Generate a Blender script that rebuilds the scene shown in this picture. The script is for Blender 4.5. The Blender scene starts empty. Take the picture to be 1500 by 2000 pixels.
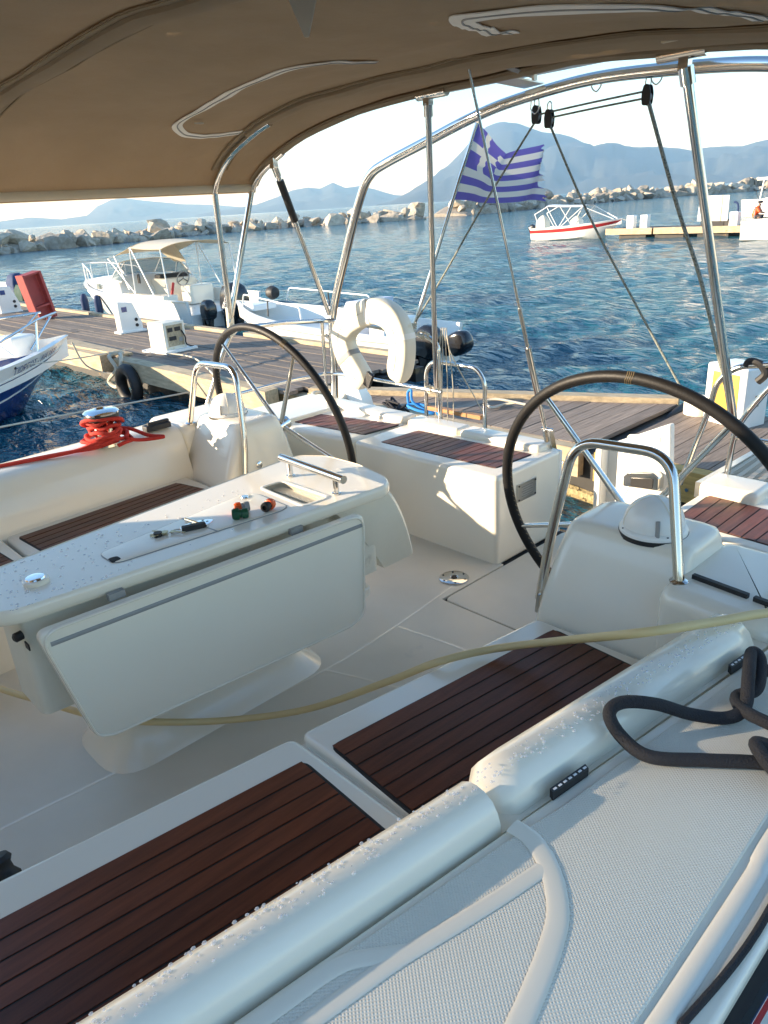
import bpy, math, random
from mathutils import Vector, Matrix, noise
random.seed(7)
SC = bpy.context.scene
COL = SC.collection
R = math.radians

# ------------------------------------------------------------------ camera
F_PX, ROLL, PITCH, YAW, CAM_H = 1450.0, math.atan(.064), math.atan(598.8/1450), R(47.5), 1.65
CAM = Vector((0, 0, CAM_H))
_f = Vector((-math.sin(YAW), math.cos(YAW), 0)); _r = Vector((math.cos(YAW), math.sin(YAW), 0))
def ray(px, py):                      # direction through a point of the 1500x2000 photograph
    dx, dy = px-750, py-1000
    u = dx*math.cos(ROLL)-dy*math.sin(ROLL); v = dx*math.sin(ROLL)+dy*math.cos(ROLL)
    fw = F_PX*math.cos(PITCH)-v*math.sin(PITCH); dn = F_PX*math.sin(PITCH)+v*math.cos(PITCH)
    return (_f*fw+_r*u+Vector((0, 0, -dn)))/F_PX
def atz(px, py, z): d = ray(px, py); return CAM+d*((z-CAM_H)/d.z)
def aty(px, py, y): d = ray(px, py); return CAM+d*(y/d.y)
def atx(px, py, x): d = ray(px, py); return CAM+d*(x/d.x)
cam_d = bpy.data.cameras.new('camera'); cam = bpy.data.objects.new('camera', cam_d); COL.objects.link(cam)
_fw = ray(750, 1000).normalized(); _rt = (ray(751, 1000)-ray(750, 1000)).normalized(); _up = _rt.cross(_fw)
cam.matrix_world = Matrix(((_rt.x, _up.x, -_fw.x, 0), (_rt.y, _up.y, -_fw.y, 0), (_rt.z, _up.z, -_fw.z, CAM_H), (0, 0, 0, 1)))
cam_d.sensor_fit = 'VERTICAL'; cam_d.sensor_height = 36; cam_d.sensor_width = 27; cam_d.lens = 36*F_PX/2000
cam_d.clip_start = .02; cam_d.clip_end = 60000
SC.camera = cam

# ------------------------------------------------------------------ sky, sun, exposure
SUN_EL, SUN_AZ = R(12.5), R(139)         # azimuth from +Y (aft) towards -X (starboard)
sun_to = Vector((-math.sin(SUN_AZ)*math.cos(SUN_EL), math.cos(SUN_AZ)*math.cos(SUN_EL), math.sin(SUN_EL)))
W = bpy.data.worlds.new('World'); SC.world = W; W.use_nodes = True
nt = W.node_tree; nt.nodes.clear()
sky = nt.nodes.new('ShaderNodeTexSky'); sky.sky_type = 'NISHITA'; sky.sun_disc = False
sky.sun_elevation = SUN_EL; sky.sun_rotation = -SUN_AZ
sky.air_density = 1.0; sky.dust_density = .15; sky.ozone_density = 3.4
bg = nt.nodes.new('ShaderNodeBackground'); bg.inputs[1].default_value = .15
wo = nt.nodes.new('ShaderNodeOutputWorld')
nt.links.new(sky.outputs[0], bg.inputs[0]); nt.links.new(bg.outputs[0], wo.inputs[0])
sl = bpy.data.lights.new('sun', 'SUN'); sl.energy = 5; sl.angle = R(.5); sl.color = (1, .92, .80)
so = bpy.data.objects.new('sun', sl); COL.objects.link(so); so.rotation_euler = sun_to.to_track_quat('Z', 'Y').to_euler()
so.location = (-10, -10, 20)
SC.view_settings.view_transform = 'Standard'; SC.view_settings.look = 'None'
SC.view_settings.exposure = 1.56; SC.view_settings.gamma = 1
SC.render.engine = 'CYCLES'
SC.cycles.max_bounces = 8; SC.cycles.transparent_max_bounces = 12; SC.cycles.volume_bounces = 0

# ------------------------------------------------------------------ materials
def mat(name, col, rough=.5, metal=0., var=0., bump=None, coat=0., trans=0., spots=None, grain=None, emis=None, ior=None, rand=0., spec=None):
    """procedural material: base colour with noise variation, optional bump (scale, strength), grain (axis scales)"""
    m = bpy.data.materials.new(name); m.use_nodes = True
    n = m.node_tree; p = n.nodes['Principled BSDF']; L = n.links.new
    p.inputs['Roughness'].default_value = rough; p.inputs['Metallic'].default_value = metal
    p.inputs['Base Color'].default_value = (*col, 1)
    if coat: p.inputs['Coat Weight'].default_value = coat; p.inputs['Coat Roughness'].default_value = .08
    if trans: p.inputs['Transmission Weight'].default_value = trans
    if ior: p.inputs['IOR'].default_value = ior
    if spec is not None: p.inputs['Specular IOR Level'].default_value = spec
    tc = n.nodes.new('ShaderNodeTexCoord')
    src = tc.outputs['Object']
    cur = None
    def rgb(c): 
        x = n.nodes.new('ShaderNodeRGB'); x.outputs[0].default_value = (*c, 1); return x.outputs[0]
    def mix(fac, a, b, mode='MIX'):
        x = n.nodes.new('ShaderNodeMix'); x.data_type = 'RGBA'; x.blend_type = mode
        if isinstance(fac, float): x.inputs[0].default_value = fac
        else: L(fac, x.inputs[0])
        L(a, x.inputs[6]); L(b, x.inputs[7]); return x.outputs[2]
    def noi(scale, detail=4, vec=None, rough_=.55):
        x = n.nodes.new('ShaderNodeTexNoise'); x.inputs['Scale'].default_value = scale; x.inputs['Detail'].default_value = detail
        x.inputs['Roughness'].default_value = rough_
        L(vec or src, x.inputs['Vector']); return x.outputs['Fac']
    def ramp(fac, a, b):
        x = n.nodes.new('ShaderNodeMapRange'); x.inputs['From Min'].default_value = a; x.inputs['From Max'].default_value = b
        L(fac, x.inputs['Value']); return x.outputs[0]
    cur = rgb(col)
    if grain:
        mp = n.nodes.new('ShaderNodeMapping'); mp.inputs['Scale'].default_value = grain[0]; L(src, mp.inputs['Vector'])
        g = noi(1.0, 6, mp.outputs[0], .65)
        cur = mix(ramp(g, .3, .7), rgb(tuple(c*(1-grain[1]) for c in col)), rgb(tuple(min(1, c*(1+grain[1])) for c in col)))
    if rand:
        oi = n.nodes.new('ShaderNodeObjectInfo')
        cur = mix(ramp(oi.outputs['Random'], 0, 1), mix(1.0, cur, rgb((1-rand,)*3), 'MULTIPLY'), mix(1.0, cur, rgb((1+rand*.6, 1+rand*.5, 1+rand*.35)), 'MULTIPLY'))
    if var:
        cur = mix(ramp(noi(3.1, 5), .3, .7), mix(1.0, cur, rgb((1-var, 1-var*1.02, 1-var*1.1)), 'MULTIPLY'), cur)
    if spots:
        cur = mix(ramp(noi(spots[0], 5), spots[1], spots[1]+.08), cur, rgb(spots[2]))
    L(cur, p.inputs['Base Color'])
    rv = noi(9, 4); rm = n.nodes.new('ShaderNodeMapRange'); L(rv, rm.inputs['Value'])
    rm.inputs['To Min'].default_value = max(.02, rough*(.95 if coat else .8)); rm.inputs['To Max'].default_value = min(1, rough*(1.06 if coat else 1.25)); L(rm.outputs[0], p.inputs['Roughness'])
    if bump:
        b = n.nodes.new('ShaderNodeBump'); b.inputs['Strength'].default_value = bump[1]; b.inputs['Distance'].default_value = bump[2] if len(bump) > 2 else .01
        L(noi(bump[0], 6), b.inputs['Height']); L(b.outputs[0], p.inputs['Normal'])
    if emis: p.inputs['Emission Color'].default_value = (*emis[0], 1); p.inputs['Emission Strength'].default_value = emis[1]
    return m

M = {}
M['gel'] = mat('gelcoat', (.90, .825, .68), .26, var=.03, coat=.45)
M['gel_old'] = mat('gelcoat_worn', (.82, .765, .63), .38, var=.1, spots=(7, .66, (.55, .50, .40)))
M['sole'] = mat('sole_gelcoat', (.75, .69, .57), .45, var=.1, bump=(220, .12, .002), spots=(4, .68, (.56, .53, .46)))
M['white'] = mat('white_paint', (.86, .85, .80), .35, var=.06, coat=.2)
M['white_dirty'] = mat('white_plastic_stained', (.80, .75, .62), .5, var=.10, spots=(6, .62, (.68, .58, .38)))
M['steel'] = mat('polished_steel', (.72, .70, .66), .13, 1.0, var=.08)
M['chrome'] = mat('chrome', (.80, .79, .77), .08, 1.0)
M['alu'] = mat('aluminium', (.68, .67, .64), .35, 1.0, var=.1)
M['black'] = mat('black_rubber', (.018, .018, .019), .55, var=.2)
M['leather'] = mat('black_leather', (.012, .011, .011), .5, bump=(180, .35, .002), spec=.3)
M['thread'] = mat('stitching_thread', (.23, .17, .09), .8)
M['caulk'] = mat('black_caulk', (.012, .011, .010), .6)
M['teak'] = mat('varnished_teak', (.135, .038, .016), .36, grain=((60, 4, 60), .32), rand=.3, bump=(160, .18, .002), spec=.35)
M['teak_slat'] = mat('teak_slat', (.16, .052, .033), .5, grain=((70, 6, 70), .4), rand=.35, bump=(160, .2, .002))
M['wood_step'] = mat('oiled_wood', (.40, .20, .08), .5, grain=((6, 60, 60), .3))
M['canvas'] = mat('tan_canvas', (.40, .315, .215), .9, var=.16, bump=(11, .45, .02))
M['cream'] = mat('cream_canvas', (.86, .79, .64), .85, var=.1)
M['zip'] = mat('zip_tape', (.86, .83, .76), .8, bump=(300, .3, .002))
M['red_rope'] = mat('red_rope', (.55, .035, .02), .8, bump=(260, .7, .004))
M['black_rope'] = mat('black_rope', (.018, .018, .022), .75, bump=(300, .9, .004))
M['white_rope'] = mat('white_rope', (.62, .57, .46), .85, bump=(260, .8, .004), var=.2)
M['grey_rope'] = mat('flecked_rope', (.30, .31, .27), .85, bump=(200, .8, .004), spots=(160, .52, (.07, .09, .08)))
M['blue_rope'] = mat('blue_rope', (.02, .22, .55), .7)
M['hose'] = mat('beige_hose', (.74, .56, .27), .45, var=.1)
M['navy'] = mat('navy_paint', (.012, .025, .11), .3)
M['red'] = mat('red_paint', (.45, .03, .03), .4)
M['redsteel'] = mat('red_painted_steel', (.42, .06, .055), .55, var=.25, spots=(14, .62, (.30, .05, .04)))
M['blue_hull'] = mat('blue_hull_paint', (.014, .05, .21), .25, coat=.4, var=.1)
M['dock'] = mat('weathered_plank', (.20, .165, .135), .85, grain=((3, 60, 60), .4), rand=.28, bump=(90, .5, .004))
M['dock_y'] = mat('weathered_plank_across', (.25, .20, .16), .85, grain=((60, 3, 60), .4), rand=.28, bump=(90, .5, .004))
M['beam'] = mat('pale_timber', (.50, .40, .26), .8, grain=((4, 30, 30), .3), var=.25, spots=(3, .66, (.30, .22, .12)), bump=(60, .4, .005))
M['beam_new'] = mat('yellow_timber', (.52, .34, .11), .75, grain=((4, 30, 30), .3), var=.2)
M['dark_float'] = mat('dark_wet_float', (.03, .028, .024), .6, var=.3, spots=(5, .62, (.16, .10, .04)))
M['mussel'] = mat('barnacle_crust', (.42, .33, .16), .9, bump=(40, 1., .02), spots=(20, .55, (.08, .06, .03)))
M['grating'] = mat('gangway_board', (.56, .44, .32), .8)
M['rock'] = mat('pale_limestone', (.60, .53, .43), .9, var=.4, rand=.35, bump=(3., .9, .15), spots=(1.3, .60, (.30, .22, .15)))
M['grey'] = mat('grey_plastic', (.30, .30, .29), .5)
M['dark'] = mat('dark_shadow_gap', (.02, .02, .02), .8)
M['orange'] = mat('orange_plastic', (.70, .10, .015), .4)
M['green'] = mat('green_plastic', (.01, .08, .035), .4)
M['brass'] = mat('worn_brass_key', (.45, .36, .20), .3, 1.0)
M['yellow'] = mat('yellow_panel', (.62, .38, .06), .55, var=.2)
M['motor'] = mat('black_motor_cowl', (.014, .014, .016), .22, coat=.4)
M['blue_cover'] = mat('blue_canvas', (.02, .045, .12), .8)
M['pale_cover'] = mat('pale_blue_cover', (.55, .62, .74), .6)
M['skin'] = mat('skin', (.42, .24, .16), .6)
M['trouser'] = mat('dark_trousers', (.03, .03, .04), .8)
M['flag_blue'] = mat('flag_blue', (.19, .155, .42), .8)
M['flag_white'] = mat('flag_white', (.78, .74, .66), .8)
M['print'] = mat('dark_print', (.03, .05, .18), .5)
M['white_print'] = mat('white_print', (.8, .8, .8), .5)
M['forest'] = mat('green_cover', (.01, .05, .035), .8)

def glass_mat(name, col, alpha):
    m = bpy.data.materials.new(name); m.use_nodes = True; n = m.node_tree; p = n.nodes['Principled BSDF']
    p.inputs['Base Color'].default_value = (*col, 1); p.inputs['Roughness'].default_value = .05; p.inputs['Alpha'].default_value = alpha
    return m
M['tint'] = glass_mat('tinted_windscreen', (.10, .13, .12), .62)
M['clear'] = glass_mat('clear_vinyl', (.5, .5, .46), .68)
M['drop'] = glass_mat('water_drop', (.9, .9, .9), .35)

def canvas_translucent(m, k, col):      # cloth that lets some light through
    n = m.node_tree; p = n.nodes['Principled BSDF']; o = n.nodes['Material Output']
    t = n.nodes.new('ShaderNodeBsdfTranslucent'); t.inputs[0].default_value = (*col, 1)
    x = n.nodes.new('ShaderNodeMixShader'); x.inputs[0].default_value = k
    n.links.new(p.outputs[0], x.inputs[1]); n.links.new(t.outputs[0], x.inputs[2]); n.links.new(x.outputs[0], o.inputs[0])
canvas_translucent(M['canvas'], .24, (.52, .37, .21))
canvas_translucent(M['flag_blue'], .3, (.14, .11, .5)); canvas_translucent(M['flag_white'], .3, (.8, .76, .66))
canvas_translucent(M['cream'], .3, (.8, .66, .42))

def nonskid():
    m = mat('nonskid_deck', (.82, .76, .63), .55, var=.06)
    n = m.node_tree; L = n.links.new; p = n.nodes['Principled BSDF']
    tc = n.nodes.new('ShaderNodeTexCoord'); mp = n.nodes.new('ShaderNodeMapping'); mp.inputs['Rotation'].default_value = (0, 0, R(38)); L(tc.outputs['Object'], mp.inputs[0])
    h = None
    for ax in ('X', 'Y'):
        w = n.nodes.new('ShaderNodeTexWave'); w.bands_direction = ax; w.inputs['Scale'].default_value = 62; w.inputs['Distortion'].default_value = 0; L(mp.outputs[0], w.inputs['Vector'])
        if h is None: h = w.outputs['Fac']
        else:
            a = n.nodes.new('ShaderNodeMath'); a.operation = 'MULTIPLY'; L(h, a.inputs[0]); L(w.outputs['Fac'], a.inputs[1]); h = a.outputs[0]
    b = n.nodes.new('ShaderNodeBump'); b.inputs['Strength'].default_value = .45; b.inputs['Distance'].default_value = .002
    L(h, b.inputs['Height']); L(b.outputs[0], p.inputs['Normal'])
    return m
M['nonskid'] = nonskid()

def water_mat():
    m = bpy.data.materials.new('sea_water'); m.use_nodes = True; n = m.node_tree; L = n.links.new; p = n.nodes['Principled BSDF']
    p.inputs['Base Color'].default_value = (.010, .085, .125, 1); p.inputs['Roughness'].default_value = .09; p.inputs['IOR'].default_value = 1.33
    tc = n.nodes.new('ShaderNodeTexCoord'); hs = []
    for sc, rot, st, wgt, det in (((1.6, 3.2, 1), 20, 1., 1., 4), ((4.5, 9.0, 1), -12, 1., .36, 3)):
        mp = n.nodes.new('ShaderNodeMapping'); mp.inputs['Scale'].default_value = sc; mp.inputs['Rotation'].default_value = (0, 0, R(rot)+YAW); L(tc.outputs['Object'], mp.inputs[0])
        x = n.nodes.new('ShaderNodeTexNoise'); x.inputs['Scale'].default_value = 1; x.inputs['Detail'].default_value = det; x.inputs['Distortion'].default_value = .6; L(mp.outputs[0], x.inputs['Vector'])
        a = n.nodes.new('ShaderNodeMath'); a.operation = 'MULTIPLY'; a.inputs[1].default_value = wgt; L(x.outputs['Fac'], a.inputs[0]); hs.append(a.outputs[0])
    s = hs[0]
    for h in hs[1:]:
        a = n.nodes.new('ShaderNodeMath'); L(s, a.inputs[0]); L(h, a.inputs[1]); s = a.outputs[0]
    b = n.nodes.new('ShaderNodeBump'); b.inputs['Strength'].default_value = 1.; b.inputs['Distance'].default_value = .3
    L(s, b.inputs['Height']); L(b.outputs[0], p.inputs['Normal'])
    return m
M['water'] = water_mat()
M['hill'] = mat('scrub_hillside', (.028, .040, .045), .95, var=.4, spots=(.004, .62, (.07, .075, .07)))

# ------------------------------------------------------------------ mesh tools
def sm(pts, n=8, closed=False):            # Catmull-Rom through points
    P = [Vector(p) for p in pts]; out = []
    N = len(P); rng = N if closed else N-1
    for i in range(rng):
        if closed: a, b, c, d = P[i-1], P[i], P[(i+1) % N], P[(i+2) % N]
        else: a, b, c, d = P[max(i-1, 0)], P[i], P[i+1], P[min(i+2, N-1)]
        for k in range(n):
            t = k/n
            out.append(.5*((2*b)+(c-a)*t+(2*a-5*b+4*c-d)*t*t+(3*b-a-3*c+d)*t**3))
    if not closed: out.append(P[-1])
    return out
def bend(pts, r=.06, n=6):                 # polyline with rounded corners
    P = [Vector(p) for p in pts]; out = [P[0]]
    for i in range(1, len(P)-1):
        a, b, c = P[i-1], P[i], P[i+1]; l1, l2 = (a-b).length, (c-b).length
        q = min(r, l1*.48, l2*.48); s, e = b+(a-b)/l1*q, b+(c-b)/l2*q
        for k in range(n+1):
            t = k/n; out.append(s*(1-t)**2+b*2*t*(1-t)+e*t*t)
    out.append(P[-1]); return out

class B:
    def __init__(s): s.v = []; s.f = []; s.fm = []; s.cm = 0
    def add(s, vs, fs):
        o = len(s.v); s.v += [Vector(v) for v in vs]; s.f += [tuple(i+o for i in f) for f in fs]; s.fm += [s.cm]*len(fs); return s
    def box(s, c, d, rz=0, ry=0, rx=0):
        m = Matrix.Rotation(rz, 3, 'Z') @ Matrix.Rotation(ry, 3, 'Y') @ Matrix.Rotation(rx, 3, 'X'); c = Vector(c)
        vs = [c+m @ Vector((x*d[0]/2, y*d[1]/2, z*d[2]/2)) for x in (-1, 1) for y in (-1, 1) for z in (-1, 1)]
        return s.add(vs, [(0, 1, 3, 2), (4, 6, 7, 5), (0, 4, 5, 1), (2, 3, 7, 6), (0, 2, 6, 4), (1, 5, 7, 3)])
    def hexa(s, q, h):                     # quad q (4 pts, ccw from above) extruded down by h
        vs = [Vector(p) for p in q]; vs += [p-Vector((0, 0, h)) for p in vs]
        return s.add(vs, [(0, 1, 2, 3), (7, 6, 5, 4), (0, 4, 5, 1), (1, 5, 6, 2), (2, 6, 7, 3), (3, 7, 4, 0)])
    def tube(s, pts, r, seg=10, closed=False, caps=True, flat=None):
        P = [Vector(p) for p in pts]; N = len(P); rs = r if isinstance(r, (list, tuple)) else [r]*N
        T = []
        for i in range(N):
            a = P[i-1] if (i or closed) else P[0]; b = P[(i+1) % N] if (i < N-1 or closed) else P[-1]
            t = (b-a); T.append(t.normalized() if t.length > 1e-9 else Vector((0, 0, 1)))
        up = Vector((0, 0, 1)) if abs(T[0].z) < .9 else Vector((1, 0, 0))
        nrm = (up-T[0]*up.dot(T[0])).normalized(); rings = []
        for i in range(N):
            nrm = (nrm-T[i]*nrm.dot(T[i])).normalized(); bn = T[i].cross(nrm)
            k1, k2 = flat or (1, 1)
            rings.append([P[i]+(nrm*math.cos(a)*k1+bn*math.sin(a)*k2)*rs[i] for a in (2*math.pi*j/seg for j in range(seg))])
        return s.rings(rings, closed, caps)
    def rings(s, rings, closed=False, caps=True):
        seg = len(rings[0]); vs = [p for q in rings for p in q]; fs = []; N = len(rings)
        for i in range(N if closed else N-1):
            j = (i+1) % N
            for k in range(seg): fs.append((i*seg+k, i*seg+(k+1) % seg, j*seg+(k+1) % seg, j*seg+k))
        if caps and not closed: fs.append(tuple(reversed(range(seg)))); fs.append(tuple((N-1)*seg+k for k in range(seg)))
        return s.add(vs, fs)
    def sheet(s, rings):
        seg = len(rings[0]); vs = [p for q in rings for p in q]
        return s.add(vs, [(i*seg+k, i*seg+k+1, (i+1)*seg+k+1, (i+1)*seg+k) for i in range(len(rings)-1) for k in range(seg-1)])
    def lathe(s, prof, org, axis=(0, 0, 1), seg=24):   # prof: (radius, height)
        ax = Vector(axis).normalized(); u = ax.orthogonal().normalized(); w = ax.cross(u); org = Vector(org)
        return s.rings([[org+ax*h+(u*math.cos(a)+w*math.sin(a))*max(r, 1e-4) for a in (2*math.pi*j/seg for j in range(seg))] for r, h in prof])
    def prism(s, poly, z0, z1, rc=.02, rt=.01, fr=None, n=4, rb=0):  # rounded polygon with filleted top edge
        if rt and not isinstance(rc, (list, tuple)): rc = max(rc, rt*1.25)
        pts = roundpoly(poly, rc, n); N = len(pts)
        A = sum(pts[i][0]*pts[(i+1) % N][1]-pts[(i+1) % N][0]*pts[i][1] for i in range(N))
        if A < 0: pts.reverse()
        nr = []
        for i in range(N):
            a, b, c = Vector(pts[i-1]), Vector(pts[i]), Vector(pts[(i+1) % N])
            e1, e2 = (b-a), (c-b); e1 = e1.normalized() if e1.length > 1e-9 else e2.normalized(); e2 = e2.normalized() if e2.length > 1e-9 else e1
            n1, n2 = Vector((e1.y, -e1.x)), Vector((e2.y, -e2.x)); m = n1+n2; nr.append(m/max(.3, 1+n1.dot(n2)))
        lev = []
        if rb: lev += [(rb*(1-math.sin(k/4*math.pi/2)), z0+rb*(1-math.cos(k/4*math.pi/2))) for k in range(5)]
        else: lev.append((0, z0))
        if rt:
            lev += [(rt*(1-math.cos(k/5*math.pi/2)), z1-rt+rt*math.sin(k/5*math.pi/2)) for k in range(6)]
        else: lev.append((0, z1))
        fr = fr or (lambda u, v, w: Vector((u, v, w)))
        return s.rings([[fr(pts[i][0]-nr[i].x*d, pts[i][1]-nr[i].y*d, z) for i in range(N)] for d, z in lev])
    def build(s, name, mt, parent=None, smooth=True, ang=38):
        o = THING.get(parent.name, Vector()) if parent else Vector()
        me = bpy.data.meshes.new(name); me.from_pydata([tuple(v-o) for v in s.v], [], s.f)
        for m in (mt if isinstance(mt, (list, tuple)) else [mt]): me.materials.append(M[m] if isinstance(m, str) else m)
        if any(s.fm): me.polygons.foreach_set('material_index', s.fm)
        me.update()
        if smooth: me.shade_smooth(); me.set_sharp_from_angle(angle=R(ang))
        ob = bpy.data.objects.new(name, me); COL.objects.link(ob)
        if parent: ob.parent = parent; THING[ob.name] = o
        return ob
def roundpoly(poly, r, n=4):
    P = [Vector(p) for p in poly]; out = []; N = len(P)
    for i in range(N):
        a, b, c = P[i-1], P[i], P[(i+1) % N]; l1, l2 = (a-b).length, (c-b).length
        rr = r[i] if isinstance(r, (list, tuple)) else r
        q = min(rr, l1*.49, l2*.49)
        if q < 1e-5: out.append(tuple(b)); continue
        s_, e_ = b+(a-b)/l1*q, b+(c-b)/l2*q
        for k in range(n+1):
            t = k/n; p = s_*(1-t)**2+b*2*t*(1-t)+e_*t*t; out.append((p.x, p.y))
    return out
THING = {}
def tag(o, label, cat=None, group=None, kind=None):
    if label: o['label'] = label
    if cat: o['category'] = cat
    if group: o['group'] = group
    if kind: o['kind'] = kind
    return o
def thing(name, label, cat, loc, group=None, local=False, rz=0):
    o = bpy.data.objects.new(name, None); COL.objects.link(o); o.location = loc; o.rotation_euler = (0, 0, rz); o.empty_display_size = .1
    THING[o.name] = Vector() if local else Vector(loc)
    return tag(o, label, cat, group)
def single(b, name, mt, label, cat, group=None, org=None, smooth=True, ang=38, kind=None):   # a thing that is one mesh, origin at its base
    c = org or Vector((sum(v.x for v in b.v)/len(b.v), sum(v.y for v in b.v)/len(b.v), min(v.z for v in b.v)))
    b.v = [v-c for v in b.v]; o = b.build(name, mt, None, smooth, ang); o.location = c
    return tag(o, label, cat, group, kind)
def text(name, s, size, mt, parent, mtx, ext=.0006):        # flat lettering as mesh
    cu = bpy.data.curves.new(name, 'FONT'); cu.body = s; cu.size = size; cu.extrude = ext; cu.align_x = 'CENTER'; cu.align_y = 'CENTER'
    t = bpy.data.objects.new(name, cu); COL.objects.link(t); dg = bpy.context.evaluated_depsgraph_get(); dg.update()
    me = bpy.data.meshes.new_from_object(t.evaluated_get(dg)); bpy.data.objects.remove(t); me.materials.clear(); me.materials.append(M[mt])
    me.transform(mtx); o = bpy.data.objects.new(name, me); COL.objects.link(o); o.parent = parent; return o
def lerp(a, b, t): return a+(b-a)*t
# ================================================================== SETTING
WZ = -.70
import numpy as np
def sea():
    """one sheet: choppy near the yacht (real waves), running flat to the horizon"""
    va = math.degrees(math.atan2(_f.y, _f.x)); A = [va-44+.16*k for k in range(int(88/.16)+1)]
    A += list(np.linspace(va+45.5, va+360-45.5, 170)); A = np.radians(np.array(A)); r = [1.2]
    while r[-1] < 420: r.append(r[-1]*1.0125+.002)
    nw = len(r); r += [600, 1000, 2000, 4500, 9000, 14500]; r = np.array(r); RR_, AA = np.meshgrid(r, A, indexing='ij')
    X, Y = RR_*np.cos(AA), RR_*np.sin(AA); Z = np.zeros_like(X); rg = np.random.RandomState(4); sp = RR_*.0125
    wind = math.atan2(_f.y, _f.x)+.5
    for k in range(46):
        lam = .40*(7**(rg.rand()**1.3)); th = wind+rg.normal(0, .55); q = 2*math.pi/lam; ph = rg.rand()*6.28
        fade = np.clip(lam/(sp*2.2)-.6, 0, 1); amp = .0056*lam**.6
        Z += amp*fade*np.sin(q*(X*math.cos(th)+Y*math.sin(th))+ph+.35*np.sin(q*.23*(X*math.sin(th)-Y*math.cos(th))+ph))
    Z *= np.clip((420-RR_)/200, 0, 1)
    n, m = X.shape; V = np.stack([X, Y, Z+WZ], -1).reshape(-1, 3); i, j = np.meshgrid(np.arange(n-1), np.arange(m), indexing='ij'); j2 = (j+1) % m
    Fq = np.stack([i*m+j, (i+1)*m+j, (i+1)*m+j2, i*m+j2], -1).reshape(-1, 4)
    V = np.vstack([V, [[0, 0, WZ]]]); me = bpy.data.meshes.new('sea'); nf = len(Fq); me.vertices.add(len(V)); me.vertices.foreach_set('co', V.ravel())
    T3 = np.stack([np.full(m, len(V)-1), np.arange(m), (np.arange(m)+1) % m], -1); me.loops.add(nf*4+m*3); me.loops.foreach_set('vertex_index', np.concatenate([Fq.ravel(), T3.ravel()]).astype(np.int32))
    me.polygons.add(nf+m); me.polygons.foreach_set('loop_start', np.concatenate([np.arange(nf)*4, nf*4+np.arange(m)*3]).astype(np.int32)); me.update(calc_edges=True); me.validate()
    me.materials.append(M['water']); me.shade_smooth(); o = bpy.data.objects.new('sea', me); COL.objects.link(o); o['kind'] = 'structure'
sea()

def hills(prof, D, w, amp, seed):
    """a mountain range: ridge heights measured at bearings, gullied slopes falling to the shore"""
    b = B(); cols = []
    for (x0, y0), (x1, y1) in zip(prof, prof[1:]):
        n = max(2, int(abs(x1-x0)/5))
        cols += [(lerp(x0, x1, k/n), lerp(y0, y1, k/n)) for k in range(n)]
    cols.append(prof[-1]); NR = 22; vs = []; fs = []
    for px, py in cols:
        d = ray(px, py); h = math.hypot(d.x, d.y); hz = max(5, CAM_H+d.z/h*D); ux, uy = d.x/h, d.y/h
        for j in range(NR):
            t = j/(NR-1)                                 # 0 shore .. .68 ridge .. 1 back
            dist = D-w*.68+w*t
            k = min(1, t/.68) if t <= .68 else 1-(t-.68)/.32*.8
            base = k**1.15
            p = Vector((ux*dist/900, uy*dist/900, seed))
            n = noise.fractal(p*1.6, .9, 2.1, 6)+.5*(1-abs(noise.noise(p*3.3))*2)*.6
            side = 4*k*(1-k) if t <= .68 else .6*(1-k)
            z = hz*base+n*amp*side*min(1, hz/250)+noise.noise(p*9)*hz*.008*(k > .02)
            vs.append(Vector((ux*dist, uy*dist, WZ-3 if j == 0 else max(WZ-2, z))))
    for i in range(len(cols)-1):
        for j in range(NR-1): fs.append((i*NR+j, (i+1)*NR+j, (i+1)*NR+j+1, i*NR+j+1))
    b.add(vs, fs); o = b.build('hills', 'hill', ang=80); o['kind'] = 'structure'; return o
hills([(735, 399), (765, 392), (800, 374), (850, 343), (880, 318), (905, 292), (930, 262), (950, 246), (970, 238), (985, 235), (1010, 237), (1035, 246), (1060, 255), (1090, 258), (1115, 265),
       (1140, 277), (1160, 284), (1185, 283), (1215, 285), (1245, 289), (1285, 286), (1325, 289), (1350, 293), (1385, 285), (1420, 283), (1450, 283), (1475, 277), (1500, 272), (1600, 262), (1800, 258), (2100, 262), (2600, 225)], 6500, 2600, 120, 3.1)
hills([(380, 420), (430, 411), (500, 399), (540, 385), (570, 372), (600, 366), (625, 368), (650, 356), (675, 366), (700, 362), (730, 368), (770, 380), (820, 384), (900, 378), (1000, 370)], 9000, 2600, 90, 8.4)
hills([(-700, 470), (-400, 440), (-150, 420), (0, 432), (60, 424), (120, 428), (170, 420), (190, 402), (215, 390), (240, 386), (300, 392), (350, 398), (420, 400), (520, 408), (640, 403)], 11500, 2600, 80, 5.7)

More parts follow.
